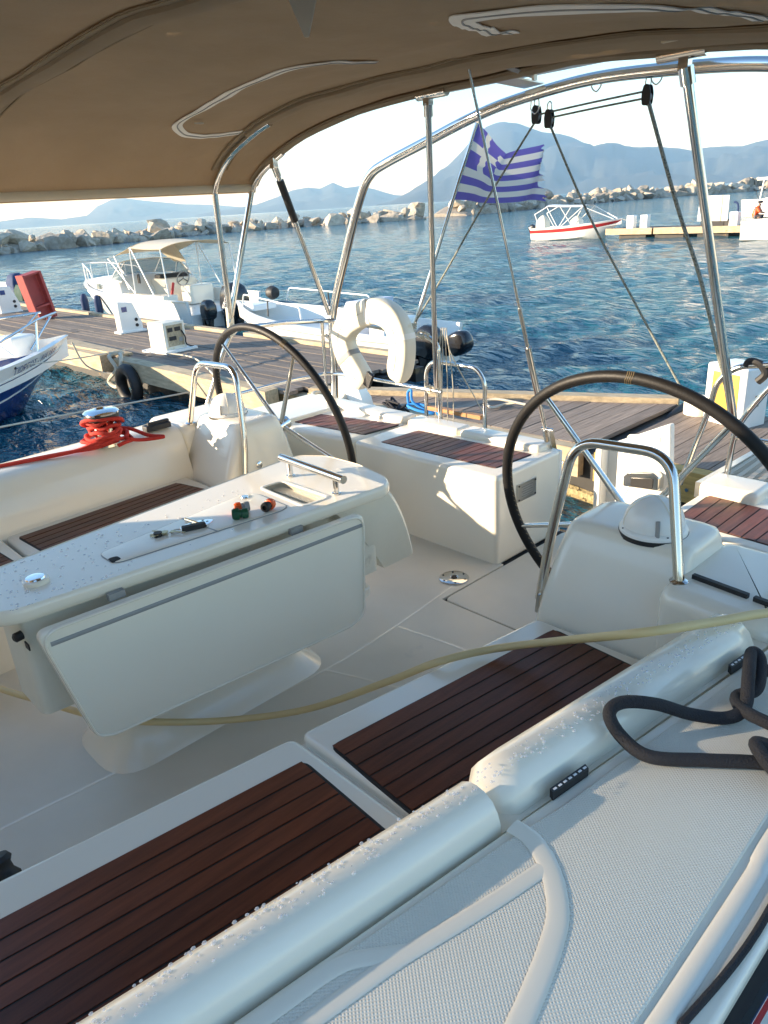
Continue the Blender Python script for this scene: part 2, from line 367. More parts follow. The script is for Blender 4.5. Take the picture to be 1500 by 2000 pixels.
# ---- breakwaters: every boulder a thing
def rock_mesh(seed):
    import bmesh
    bm = bmesh.new(); bmesh.ops.create_icosphere(bm, subdivisions=2, radius=1)
    rnd = random.Random(seed); cuts = [Vector((rnd.gauss(0, 1), rnd.gauss(0, 1), rnd.gauss(0, 1))).normalized() for _ in range(11)]; lim = [rnd.uniform(.30, .66) for _ in cuts]
    for v in bm.verts:
        for c, l in zip(cuts, lim):
            q = v.co.dot(c)
            if q > l: v.co -= c*(q-l)*.98
        v.co *= 1.12+.12*noise.noise(v.co*1.7+Vector((seed*3, 0, 0)))
    me = bpy.data.meshes.new('boulder'); bm.to_mesh(me); bm.free(); me.materials.append(M['rock']); return me
RM = [rock_mesh(i) for i in range(10)]
def boulders(line, n, wid, hgt, size, label, group, seed, anchor_end=False):
    rnd = random.Random(seed); P = [Vector(p) for p in line]; seg = [(b_-a).length for a, b_ in zip(P, P[1:])]; tot = sum(seg)
    for i in range(n):
        lay = rnd.random(); s = (i+rnd.random())/n*tot; k = 0
        while k < len(seg)-1 and s > seg[k]: s -= seg[k]; k += 1
        a, c = P[k], P[k+1]; p = a.lerp(c, s/seg[k]); t = (c-a).normalized(); nn = Vector((-t.y, t.x, 0))
        if nn.dot(p) < 0: nn = -nn                      # away from the viewer
        row = i % 3; off = wid*(.10+.26*row)+rnd.uniform(-.1, .1)*wid
        z = WZ+hgt*(.08, .42, .74)[row]+rnd.uniform(-.1, .12)*hgt
        sz = size*rnd.choice((.5, .65, .8, .95, 1.1, 1.35, 1.5))*rnd.uniform(.9, 1.1)*(1.0, .95, .9)[row]
        o = bpy.data.objects.new('boulder', RM[rnd.randrange(10)]); COL.objects.link(o)
        o.location = p+nn*off+Vector((0, 0, z-p.z)); o.scale = (sz*rnd.uniform(.9, 1.35), sz*rnd.uniform(.8, 1.1), sz*rnd.uniform(.62, .9))
        o.rotation_euler = (rnd.uniform(-.4, .4), rnd.uniform(-.4, .4), rnd.uniform(0, 6.28)); tag(o, label, 'boulder', group)
def core(line, wid, hgt, name):                          # rubble core the boulders lie on
    b = B(); rings = []; P = sm([Vector(p) for p in line], 4)
    for i, p in enumerate(P):
        t = (P[min(i+1, len(P)-1)]-P[max(i-1, 0)]).normalized(); nn = Vector((-t.y, t.x, 0)); nn = -nn if nn.dot(p) < 0 else nn
        e = .3 if i in (0, len(P)-1) else 1
        rings.append([Vector((p.x, p.y, WZ-.5))+nn*.1, Vector((p.x, p.y, WZ+hgt*.3*e))+nn*wid*.25, Vector((p.x, p.y, WZ+hgt*.62*e))+nn*wid*.6, Vector((p.x, p.y, WZ+hgt*.62*e))+nn*wid*1.1, Vector((p.x, p.y, WZ-.5))+nn*wid*1.8])
    b.rings(rings); o = b.build(name, 'rock', ang=20); o['kind'] = 'structure'
LB = [(-66, 0, WZ), (-79, 18, WZ), (-84.5, 27, WZ), (-89, 40, WZ), (-97, 58, WZ), (-97, 70, WZ), (-88, 81, WZ), (-82.2, 87.4, WZ)]
RB = [(-82, 98.5, WZ), (-87, 118, WZ), (-91, 140, WZ), (-94, 165, WZ), (-93, 188, WZ), (-86, 205, WZ), (-78, 222, WZ)]
core(LB, 5, 1.5, 'breakwater_ground'); core(RB, 6, 2.4, 'breakwater_ground')
boulders(LB, 160, 5.0, 1.3, 1.25, 'pale angular boulder in the breakwater on the left, before open sea', 'boulders of the left breakwater', 5)
boulders(RB, 132, 6.5, 2.3, 1.65, 'pale angular boulder in the far breakwater behind the flag, below the mountain', 'boulders of the far breakwater', 9)

# ================================================================== THE YACHT
CX = -2.15
Yt = thing('sailing_yacht', 'white sailing yacht with open cockpit, teak seats and twin helms, seen from its side deck', 'yacht', (CX, 1.2, WZ))
# hull
b = B(); st = []
for y, hb in ((-7, .8), (-5, 1.45), (-3, 1.80), (-1, 1.92), (1, 1.945), (2.2, 1.93), (3.12, 1.90)):
    st.append([Vector((CX+s*hb*k, y, z)) for s, k, z in ((1, 1, .585), (1, 1.005, .2), (1, .985, -.3), (1, .93, -.78), (1, .5, -1.0), (-1, .5, -1.0), (-1, .93, -.78), (-1, .985, -.3), (-1, 1.005, .1), (-1, 1, .46))])
b.sheet(st); hull = b.build('hull', 'white', Yt)
def strip(name, z0, z1, off, mt, par, side=1):
    b = B(); ys = [-3, -1, 1, 2.2, 3.1]; hb = [1.80, 1.92, 1.945, 1.93, 1.90]; f = lambda z: 1+.005*max(0, (.585-z)/.385) if z > .2 else 1.005
    b.rings([[Vector((CX+side*(h*f(z)+o), y, z)) for z, o in ((z0, .0), (z0, off), (z1, off), (z1, .0))] for y, h in zip(ys, hb)]); return b.build(name, mt, par, ang=30)
strip('rub_rail', .535, .583, .018, 'black', hull); strip('boot_stripe', .452, .47, .003, 'navy', hull); strip('boot_stripe', .405, .432, .003, 'red', hull)
# port side deck
b = B(); b.prism([(-.78, -2.6), (-.215, -2.6), (-.205, 1), (-.225, 2.2), (-.255, 3.1), (-.50, 3.1), (-.50, 1.74), (-.62, .82), (-.70, .2)], .50, .605, .01, .012); deck = b.build('side_deck', 'gel', Yt)
b = B(); b.prism([(-.745, -2.4), (-.30, -2.4), (-.285, .7), (-.30, 1.2), (-.33, 2.9), (-.46, 2.9), (-.475, 1.78), (-.575, .93), (-.60, .80), (-.685, .2)], .6045, .611, .04, .004); b.build('nonskid_panel', 'nonskid', deck)
b = B(); b.tube(sm([(-.262, -2.4, .606), (-.262, .7, .606), (-.275, 1.2, .606), (-.30, 2.9, .606)], 6), .016, 8, flat=(.35, 1)); b.build('deck_margin', 'gel', deck)
K = 1.04/1.08
def dk(px, py): p = atz(px, py, .612); return p
for pts, w in (([(1000, 1612), (1040, 1640), (1075, 1700), (1090, 1780), (1075, 1850), (1045, 1930), (1010, 2010), (960, 2110), (880, 2230)], .0155), ([(1070, 1690), (980, 1750), (880, 1812), (780, 1872), (690, 1935), (600, 2000), (480, 2090)], .0125), ([(800, 1860), (730, 1868), (680, 1878), (630, 1905), (560, 1955), (470, 2020), (380, 2090)], .0125)):
    b = B(); P = sm([dk(*p) for p in pts], 6); b.tube(P, w, 12, flat=(.13, 1.15)); b.build('deck_rib', 'gel', deck)
# starboard side deck (lower edge hidden behind the coaming)
b = B(); b.prism([(-3.62, -2.6), (-3.62, 3.1), (-4.05, 3.1), (-4.085, 1), (-4.06, -2.6)], .38, .475, .01, .012); b.build('side_deck', 'gel', Yt)

# coamings (swept sections)
def coaming(side, ys, sec, name='coaming'):
    b = B(); rings = []
    for y in ys: rings.append([Vector((CX+side*d, y, z)) for d, z in sec(y)])
    b.rings(rings); return b.build(name, 'gel', Yt, ang=60)
def sec_p(y):
    f = 1.235+.105*(y-.8); c = 1.462+.125*(y-.8)       # seat-back foot and crest
    return [(c-.052, .30), (c-.050, .56), (c-.046, .625), (c-.036, .651), (c-.018, .662), (c, .664), (c+.018, .660), (c+.036, .648), (c+.048, .628), (c+.055, .604), (c+.056, .56), (c+.056, .30)]
ys = [-2.5+.2*i for i in range(16)]+[.7, .78, .815]
cp = coaming(1, ys, sec_p)
def sec_pl(y):                                          # low channel under the aft lid
    return [(d, min(z, .585)) for d, z in sec_p(y)]
coaming(1, [.815, 1.0, 1.3, 1.6, 1.76], sec_pl)
# rounded lid on the aft coaming
b = B(); rings = []
for i in range(19):
    t = i/18; y = lerp(.825, 1.735, t); f = 1.235+.105*(y-.8); c = 1.462+.125*(y-.8)
    e = min(1, math.sqrt(max(0, 1-(1-min(1, t/.075))**2)))*min(1, math.sqrt(max(0, 1-(1-min(1, (1-t)/.055))**2))); e = max(e, .05)
    cen = c-.02; hw = .07
    a0 = [(cen-.062, .42), (cen-.060, .56), (cen-.053, .628), (cen-.036, .654), (cen-.008, .664), (cen+.025, .656), (cen+.050, .634), (cen+.064, .604), (cen+.064, .56), (cen+.06, .50)]
    rings.append([Vector((CX+cen-.01+(d-cen+.01)*(.5+.5*e), y, .42+(z-.42)*(.5+.5*e))) for d, z in a0])
b.rings(rings); lid = b.build('coaming_lid', 'gel', Yt, ang=60)
for y0, y1 in ((.93, 1.03), (1.53, 1.63)):
    b = B(); b.hexa([(-.598+.125*(y0-1), y0, .628), (-.590+.125*(y0-1), y0, .622), (-.590+.125*(y1-1), y1, .622), (-.598+.125*(y1-1), y1, .628)], .02); h = b.build('lid_hinge', 'black', lid)
    b = B(); m_ = (y0+y1)/2
    for k in range(7): b.box((-.593+.125*(y0+.014*k+.008-1), y0+.014*k+.008, .6262), (.004, .008, .001), rz=-.12)
    b.build('hinge_print', 'white_print', lid)
def sec_s(y):
    f = 1.19+.06*(y-.8)
    return [(f, .30), (f, .395), (f+.012, .45), (f+.04, .56), (f+.065, .615), (f+.10, .64), (f+.16, .652), (f+.26, .65), (f+.33, .635), (f+.37, .60), (f+.39, .50), (f+.40, .30)]
coaming(-1, [-2.5+.25*i for i in range(17)]+[1.72, 1.78], sec_s)

# cockpit sole, floor hatch
b = B(); b.prism([(-3.4, -1.2), (-.9, -1.2), (-.7, 2.15), (-2.0, 2.15), (-2.0, 2.6), (-3.4, 2.6)], -.08, 0, .005, 0); sole = b.build('cockpit_sole', 'sole', Yt)
b = B(); b.prism([(-2.03, 2.12), (-.5, 2.12), (-.5, 3.12), (-2.03, 3.12)], -.08, -.012, .005, 0); b.build('hatch_groove', 'dark', Yt)
b = B(); b.prism([(-1.992, 2.158), (-.5, 2.158), (-.5, 3.11), (-1.992, 3.11)], -.05, .001, .035, .006); hatch = b.build('floor_hatch', 'sole', Yt)
for pts in ([(-2.075, .27), (-2.02, .92), (-1.975, 1.45), (-1.99, 1.8), (-2.05, 2.3)], [(-1.97, 1.45), (-1.63, 1.57), (-1.35, 1.62)], [(-1.40, .0), (-1.32, .9), (-1.25, 1.8)], [(-1.98, 1.86), (-1.7, 1.90), (-1.3, 1.93)]):
    b = B(); b.tube(sm([(x, y, .0) for x, y in pts], 6), .006, 6, flat=(.2, 1)); b.build('moulded_seam', 'gel', sole)
b = B(); b.lathe([(.0, 0), (.07, 0), (.07, .005), (.066, .0075), (.02, .0085), (.02, .004), (0, .004)], (-2.088, 2.335, 0), seg=32); pl = b.build('deck_plate', 'steel', Yt)
b = B(); b.lathe([(0, .0045), (.014, .0045), (.014, .0095), (0, .0095)], (-2.088, 2.335, 0), seg=6); b.build('key_socket', 'black', pl)
for k in range(6):
    a = k*math.pi/3+.3; b = B(); b.lathe([(0, .0075), (.0055, .0075), (.004, .0095), (0, .0095)], (-2.088+.056*math.cos(a), 2.335+.056*math.sin(a), 0), seg=8); b.build('screw', 'black', pl)

# bench seats with teak
def bench(quad, teak, n, label=None, h=.40, mt='teak', along='y', rt=.018, pname='plank', z0=0, gap=.003):
    """quad/teak: (inner-fwd, inner-aft, outer-aft, outer-fwd) in plan"""
    b = B(); b.prism(quad, z0, h, .03, rt); s = b.build('bench_seat' if along == 'y' else 'transom_seat', 'gel', Yt)
    if label: s['label'] = label
    q = [Vector((*p, 0)) for p in teak]; c = sum(q, Vector())/4
    b = B(); b.prism([tuple((c+(p-c)*1.0+(p-c).normalized()*.009).xy) for p in q], h-.004, h+.0015, .028, .001); b.build('caulking', 'caulk', s)
    for k in range(n):
        t0, t1 = k/n, (k+1)/n
        if along == 'y':
            a, d_, e, f = q[0].lerp(q[3], t0), q[0].lerp(q[3], t1), q[1].lerp(q[2], t1), q[1].lerp(q[2], t0); w = (q[3]-q[0]).normalized()*gap
            Q = [a+w*(k > 0), d_-w*(k < n-1), e-w*(k < n-1), f+w*(k > 0)]
        else:
            a, d_, e, f = q[0].lerp(q[1], t0), q[0].lerp(q[1], t1), q[3].lerp(q[2], t1), q[3].lerp(q[2], t0); w = (q[1]-q[0]).normalized()*gap
            Q = [a+w*(k > 0), d_-w*(k < n-1), e-w*(k < n-1), f+w*(k > 0)]
        dz = h+.0035+random.uniform(-.0005, .0005)
        b = B(); A = (Q[1]-Q[0]).cross(Q[2]-Q[1]).z; Q = Q if A > 0 else Q[::-1]; b.hexa([(p.x, p.y, dz) for p in Q], .006); b.build(pname, mt, s, smooth=False)
    return s
xi = lambda y: -1.455+.144*y
ti = lambda y: -1.338+.128*y
bench([(xi(-.9), -.9), (xi(.852), .852), (-.72, .852), (-.90, -.9)], [(ti(-.8), -.8), (ti(.805), .805), (ti(.805)+.40, .785), (ti(-.8)+.40, -.8)], 8)
bench([(xi(.870), .870), (xi(1.742), 1.742), (-.62, 1.742), (-.72, .870)], [(ti(.895), .895), (ti(1.705), 1.705), (ti(1.705)+.40, 1.675), (ti(.895)+.40, .868)], 8)
b = B(); b.prism([(xi(-.9)+.012, -.9), (xi(1.74)+.012, 1.74), (-.66, 1.74), (-.92, -.9)], 0, .37, .01, .002); b.build('bench_base', 'gel', Yt)
sx = lambda x: 2*CX-x
bench([(sx(xi(.0))+.0, -.9), (sx(xi(.78)), .79), (-3.50, .79), (-3.46, -.9)], [(-2.96, -.8), (-2.985, .74), (-3.275, .72), (-3.22, -.8)], 6)
bench([(sx(xi(.80)), .806), (sx(xi(1.74)), 1.742), (-3.52, 1.742), (-3.50, .806)], [(-2.985, .868), (-3.10, 1.70), (-3.352, 1.648), (-3.294, .848)], 6)
# transom seats
bench([(-3.02, 2.57), (-2.02, 2.57), (-2.02, 3.10), (-3.02, 3.10)], [(-2.875, 2.648), (-2.113, 2.675), (-2.095, 2.945), (-2.855, 2.925)], 15, None, .45, 'teak_slat', 'x', .022, 'slat', 0, .003)
bench([(-3.98, 2.45), (-3.04, 2.585), (-3.04, 3.10), (-3.98, 3.10)], [(-3.80, 2.60), (-3.035-.03, 2.68), (-3.035, 2.945), (-3.75, 2.80)], 14, None, .452, 'teak_slat', 'x', .03, 'slat', .24, .003)
b = B(); b.prism([(-3.98, 2.52), (-3.04, 2.64), (-3.04, 3.08), (-3.98, 3.08)], 0, .26, .02, .01); b.build('transom_locker', 'gel', Yt)
bench([(-1.24, 2.56), (-.47, 2.50), (-.47, 3.10), (-1.24, 3.10)], [(-1.175, 2.625), (-.62, 2.585), (-.60, 2.90), (-1.185, 2.925)], 11, None, .45, 'teak_slat', 'x', .03, 'slat', 0, .003)
for x0, x1 in ((-3.98, -3.045), (-3.015, -2.62), (-2.61, -2.08)):
    b = B(); b.prism([(x0, 2.985), (x1, 2.985), (x1, 3.115), (x0, 3.115)], .43, .482, .02, .02); b.build('transom_cap', 'gel', Yt)
b = B(); b.prism([(-4.03, 3.10), (-2.03, 3.10), (-2.03, 3.125), (-4.03, 3.125)], -1.0, .44, .005, .004); b.build('transom', 'white', Yt)
b = B(); b.prism([(-1.27, 3.10), (-.26, 3.10), (-.26, 3.125), (-1.27, 3.125)], -1.0, .44, .005, .004); b.build('transom', 'white', Yt)
b = B(); b.prism([(-1.24, 2.93), (-1.0, 2.93), (-1.0, 3.11), (-1.24, 3.11)], .44, .50, .03, .025); b.build('transom_cap', 'gel', Yt)
# side wells of the helms
for x0, x1 in ((-.512, -.28), (-4.02, -3.60)):
    b = B(); b.prism([(x0, 1.7), (x1, 1.7), (x1, 3.09), (x0, 3.09)], -.05, .592 if x0 > -2 else .46, .01, .03); b.build('helm_well_side', 'gel', Yt)
b = B(); b.box((-2.015, 2.80, .325), (.006, .15, .09)); np_ = b.build('builders_plate', 'alu', Yt, smooth=False)
for dy in (-.066, .066):
    for dz in (-.036, .036):
        b = B(); b.lathe([(0, 0), (.005, 0), (.004, .003), (0, .003)], (-2.012, 2.80+dy, .325+dz), (1, 0, 0), 8); b.build('screw', 'black', np_)
b = B()
for k in range(5): b.box((-2.0117, 2.80, .350-.012*k), (.0006, .09-.02*(k % 2), .003))
b.build('plate_lines', 'grey', np_)
b = B(); b.lathe([(.0, .0), (.024, .0), (.024, .008), (.018, .02), (.006, .022), (0, .022)], aty(596, 864, 2.56), (0, -1, 0), 16); b.build('shower_fitting', 'chrome', Yt)

# helm pedestals
def pedestal(mx):
    X = (lambda x: x) if mx > 0 else (lambda x: 2*CX-x)
    b = B(); rings = []
    for z, x0, x1, y0, y1, r in ((0, -1.255, -.62, 1.752, 2.26, .04), (.36, -1.243, -.66, 1.762, 2.22, .045), (.46, -1.236, -.72, 1.79, 2.205, .05), (.54, -1.230, -.775, 1.825, 2.19, .055), (.61, -1.223, -.80, 1.86, 2.17, .055), (.655, -1.216, -.808, 1.883, 2.158, .055), (.678, -1.205, -.815, 1.897, 2.148, .055), (.688, -1.185, -.832, 1.915, 2.13, .05), (.690, -1.15, -.86, 1.94, 2.11, .05)):
        rings.append([Vector((X(px), py, z)) for px, py in roundpoly([(x0, y0), (x1, y0), (x1, y1), (x0, y1)], r, 6)])
    b.rings(rings)
    if mx > 0: b.prism([(-.84, 1.768), (-.485, 1.735), (-.485, 2.2), (-.84, 2.2)], 0, .628, .02, .05)
    else: b.prism([(X(-.84), 1.775), (X(-.46), 1.765), (X(-.46), 2.2), (X(-.84), 2.2)], 0, .645, .02, .05)
    o = b.build('helm_pedestal', 'gel', Yt, ang=70)
    c = B(); c.lathe([(0, 0), (.018, 0), (.018, .006), (.010, .010), (0, .010)], (X(-1.235), 1.97, .47), (-mx, 0, 0), 16); c.build('key_switch', 'chrome', o)
    return o
pp = pedestal(1); ps = pedestal(-1)
b = B(); b.box((-.70, 1.868, .634), (.16, .014, .014), rz=-.12); b.box((-.53, 1.848, .634), (.15, .014, .014), rz=-.12); b.build('rubber_strip', 'black', pp)
# coachroof forward of the cockpit
b = B(); b.prism([(-3.65, -6), (-.70, -6), (-.66, -1.0), (-3.64, -1.0)], .3, 1.0, .15, .08); b.build('coachroof', 'gel', Yt)
# nonslip knob at the forward locker
p = atz(18, 1712, .375)
b = B(); b.lathe([(0, 0), (.030, 0), (.030, .02), (.020, .035), (.018, .05), (.024, .062), (.018, .072), (0, .074)], Vector((-1.475, p.y, .33)), (-.35, 0, 1), 16); b.build('locker_latch', 'black', Yt)
# ================================================================== FITTINGS OF THE YACHT
# ---- compasses
for x, y, z, lab in ((-.96, 1.985, .688, 'white domed compass on the helm pedestal in the foreground, under the nearer steel hoop'), (-3.34, 2.0, .688, 'white domed compass on the far helm pedestal, beside the red winch rope')):
    t = thing('compass', lab, 'compass', (x, y, z), 'steering compasses')
    b = B(); b.lathe([(0, -.012), (.102, -.012), (.102, .002), (0, .002)], (x, y, z), seg=40); b.build('gasket', 'black', t)
    b = B(); b.lathe([(.100, .002), (.100, .010), (.097, .016), (.090, .020), (0, .020)], (x, y, z), seg=40); b.build('flange', 'white', t)
    b = B(); b.lathe([(.090, .018)]+[(.090*math.cos(a), .022+.088*math.sin(a)) for a in [k/12*math.pi/2 for k in range(13)]], (x, y, z), seg=40); d = b.build('dome', 'white', t)
    for az in (-.5, .75):
        b = B(); P = []
        for k in range(15):
            a = math.pi*k/14; P.append(Vector((x, y, z+.022))+Vector((math.cos(az)*math.cos(a)*.0905, math.sin(az)*math.cos(a)*.0905, math.sin(a)*.0885)))
        b.tube(P, .0016, 6); b.build('dome_rib', 'white_dirty', d)
    b = B(); v = Vector((.55, -.83, 0)); b.tube([Vector((x, y, z+.012))+v*.092, Vector((x, y, z+.05))+v*.088, Vector((x, y, z+.062))+v*.08], .0075, 8, flat=(1, .6)); b.build('hood_clip', 'grey', t)
    for k in range(4):
        a = .9+k*math.pi/2; b = B(); b.lathe([(0, 0), (.004, 0), (.003, .002), (0, .002)], (x+.0955*math.cos(a), y+.0955*math.sin(a), z+.0155), seg=8); b.build('screw', 'black', t)
# ---- pedestal hoops
def hoop(pts, lab):
    t = thing('grab_hoop', lab, 'rail', pts[0], 'helm guard hoops'); b = B(); b.tube(bend(pts, .085, 8), .0155, 14); b.build('hoop_tube', 'steel', t)
    return t
t = hoop([(-1.262, 1.835, .405), (-1.245, 1.86, .62), (-1.19, 1.895, .955), (-.885, 1.905, .965), (-.80, 1.835, .63)], 'bent steel guard hoop around the foreground compass')
b = B(); b.lathe([(0, 0), (.026, 0), (.026, .004), (.018, .009), (0, .009)], (-.80, 1.835, .626), seg=20); b.build('foot_flange', 'steel', t)
b = B(); b.box((-1.258, 1.832, .395), (.012, .03, .07), ry=.1); b.build('flattened_end', 'steel', t)
t = hoop([(-3.50, 1.86, .645), (-3.47, 1.93, .955), (-3.12, 1.94, .965), (-3.055, 1.90, .62), (-3.04, 1.86, .405)], 'bent steel guard hoop around the far compass')
b = B(); b.lathe([(0, 0), (.026, 0), (.026, .004), (.018, .009), (0, .009)], (-3.50, 1.86, .642), seg=20); b.build('foot_flange', 'steel', t)
b = B(); b.box((-3.045, 1.858, .395), (.012, .03, .07)); b.build('flattened_end', 'steel', t)

# ---- steering wheels
def wheel(c, lab, rot):
    c = Vector(c); tau = R(13); up = Vector((0, -math.sin(tau), math.cos(tau))); rt = Vector((1, 0, 0)); ax = up.cross(rt)*-1   # ax points forward
    if ax.y > 0: ax = -ax
    t = thing('steering_wheel', lab, 'steering wheel', c, 'twin steering wheels'); RW = .545
    pt = lambda a, r=RW, o=0: c+(rt*math.sin(a)+up*math.cos(a))*r+ax*o
    b = B(); b.tube([pt(2*math.pi*k/96) for k in range(96)], .0195, 14, closed=True); rim = b.build('rim', 'leather', t)
    b = B()
    for k in range(150):
        a = 2*math.pi*k/150; p0, p1 = pt(a, RW-.0195, -.004), pt(a+.02, RW-.0195, .004); b.tube([p0, p1], .0011, 4)
    b.build('stitching', 'thread', rim)
    b = B()
    for k in range(4):
        P = []
        for j in range(9):
            q = 2*math.pi*j/8; a = rot+.012*(k-1.5)+.008*math.sin(q*2); P.append(c+(rt*math.sin(a)+up*math.cos(a))*(RW+.0203*math.cos(q))+ax*.0203*math.sin(q))
        b.tube(P, .0013, 4)
    b.build('whipping', 'thread', rim)
    b = B(); b.lathe([(0, -.045), (.034, -.045), (.036, -.03), (.036, .03), (.030, .05), (0, .05)], c, ax, 24); b.build('hub', 'chrome', t)
    b = B(); b.lathe([(0, .045), (.042, .045), (.05, .06), (.05, .14), (0, .14)], c, ax, 24); b.build('shaft_cover', 'black', t)
    for k in range(5):
        a = R(36+72*k); b = B(); b.tube([pt(a, .025), pt(a, RW-.012)], [.0125, .0095], 12); b.build('spoke', 'steel', t)
    return t
wheel((-1.135, 2.215, .585), 'large leather-rimmed steering wheel in the foreground, behind the domed compass', .02)
wheel((-3.185, 2.215, .600), 'leather-rimmed steering wheel at the far helm, in front of the grey pontoon', .5)

# ---- cockpit table
T = thing('cockpit_table', 'white folding cockpit table with a steel grab bar and a hanging leaf', 'table', (-2.17, 1.1, 0))
top = [(-2.065, .40), (-2.02, .46), (-1.962, 1.0), (-1.905, 1.77), (-1.96, 1.822), (-2.17, 1.862), (-2.36, 1.855), (-2.475, 1.78), (-2.40, 1.0), (-2.345, .50), (-2.30, .40)]
rec = [(-2.272, 1.450), (-2.265, 1.548), (-1.978, 1.552), (-1.985, 1.437)]
lidp = [(-2.19, .775), (-2.262, 1.36), (-2.225, 1.405), (-2.03, 1.40), (-2.012, 1.365), (-2.075, .775)]
# top as a ring of strips around the recess so that the recess is a real hole
def strip_top(b, poly, hole, z0, z1):
    pass
import bmesh
def plate_with_hole(name, outer, hole, z0, z1, mt, par):
    bm = bmesh.new(); o_ = [bm.verts.new((x, y, z1)) for x, y in outer]; h_ = [bm.verts.new((x, y, z1)) for x, y in hole]
    eo = [bm.edges.new((o_[i], o_[(i+1) % len(o_)])) for i in range(len(o_))]; eh = [bm.edges.new((h_[i], h_[(i+1) % len(h_)])) for i in range(len(h_))]
    bmesh.ops.triangle_fill(bm, use_beauty=True, use_dissolve=False, edges=eo+eh)
    bmesh.ops.recalc_face_normals(bm, faces=bm.faces[:])
    for f in bm.faces:
        if f.normal.z < 0: f.normal_flip()
    b = B(); vs = [v.co.copy() for v in bm.verts]; bm.verts.index_update(); fs = [tuple(v.index for v in f.verts) for f in bm.faces]; n = len(vs); bm.free()
    no, nh = len(outer), len(hole); allv = vs+[v-Vector((0, 0, z1-z0)) for v in vs]
    sd = [(i, (i+1) % no, n+(i+1) % no, n+i) for i in range(no)]+[(no+(i+1) % nh, no+i, n+no+i, n+no+(i+1) % nh) for i in range(nh)]
    b.add(allv, fs+sd+[tuple(n+i for i in reversed(f)) for f in fs]); return b.build(name, mt, par)
outer = roundpoly(top, .04, 5); hole = roundpoly(rec, .03, 5)
tt = plate_with_hole('table_top', outer, hole, .655, .686, 'gel', T)
b = B(); cen = Vector((-2.17, 1.12, 0))
P = [Vector((x, y, .684)) for x, y in outer]; b.tube([cen+(p-cen)*.985+Vector((0, 0, 0)) for p in P], .011, 8, closed=True, flat=(.8, 1)); b.build('raised_edge', 'gel', tt)
P = [Vector((x, y, .664)) for x, y in outer]; b = B(); b.tube(P, .024, 10, closed=True, flat=(1, .35)); b.build('edge_moulding', 'gel', tt)
b = B(); inner = [(-2.265, 1.455), (-2.258, 1.542), (-1.985, 1.546), (-1.992, 1.442)]
rings = [[Vector((x, y, z)) for x, y in roundpoly(rec, .03, 5)] for z in (.68, .575)]
b.rings(rings, caps=False); b.add([(x, y, .575) for x, y in roundpoly(rec, .03, 5)], [tuple(range(24))]); b.build('recess_tray', 'gel_old', tt)
b = B(); b.tube([(x, y, .687) for x, y in roundpoly(rec, .03, 5)], .007, 6, closed=True, flat=(.5, 1)); b.build('recess_rim', 'white', tt)
b = B(); b.prism(lidp, .67, .6895, .03, .004); l1 = b.build('locker_lid', 'gel', tt)
b = B(); b.tube([(x, y, .6868) for x, y in roundpoly(lidp, .035, 5)], .0035, 6, closed=True, flat=(.4, 1)); b.build('lid_seal', 'grey', l1)
b = B(); b.box((-2.13, 1.105, .6893), (.20, .006, .0012), rz=.10); b.build('lid_split', 'grey', l1)
b = B(); b.prism([(-2.125, .775), (-2.085, .775), (-2.088, .805), (-2.12, .805)], .684, .6903, .010, .001); b.build('finger_notch', 'dark', l1)
b = B(); b.prism([(-2.165, 1.045), (-2.115, 1.04), (-2.10, 1.12), (-2.13, 1.165), (-2.165, 1.12)], .689, .6925, .02, .001); hg = b.build('hinge', 'chrome', l1)
b = B(); b.tube([(-2.205, 1.095, .694), (-2.085, 1.11, .694)], .005, 8); b.build('hinge_pin', 'steel', hg)
for dx, dy in ((-2.14, 1.06), (-2.13, 1.135), (-2.15, 1.13)):
    b = B(); b.lathe([(0, 0), (.005, 0), (0, .0008)], (dx, dy, .6925), seg=8); b.build('screw', 'black', hg)
b = B(); b.lathe([(0, 0), (.016, 0), (.014, .004), (0, .004)], (-2.225, 1.352, .6895), seg=14); b.build('lid_button', 'steel', l1)
b = B(); b.lathe([(0, 0), (.037, 0), (.037, .010), (.033, .014), (0, .014)], (-2.147, .565, .686), seg=28); cpk = b.build('pole_socket', 'gel', tt)
b = B(); b.lathe([(0, .014), (.028, .014), (.026, .018), (.012, .0195), (0, .019)], (-2.147, .565, .686), seg=28); b.build('socket_cap', 'chrome', cpk)
# grab bar
b = B(); b.tube([(-2.335, 1.607, .752), (-1.935, 1.588, .752)], .0155, 18); gb = b.build('grab_bar', 'steel', T)
for x, y in ((-2.28, 1.605), (-1.985, 1.590)):
    b = B(); b.lathe([(0, 0), (.017, 0), (.017, .004), (.011, .005), (.011, .062), (0, .062)], (x, y, .687), seg=18); b.build('bar_post', 'steel', gb)
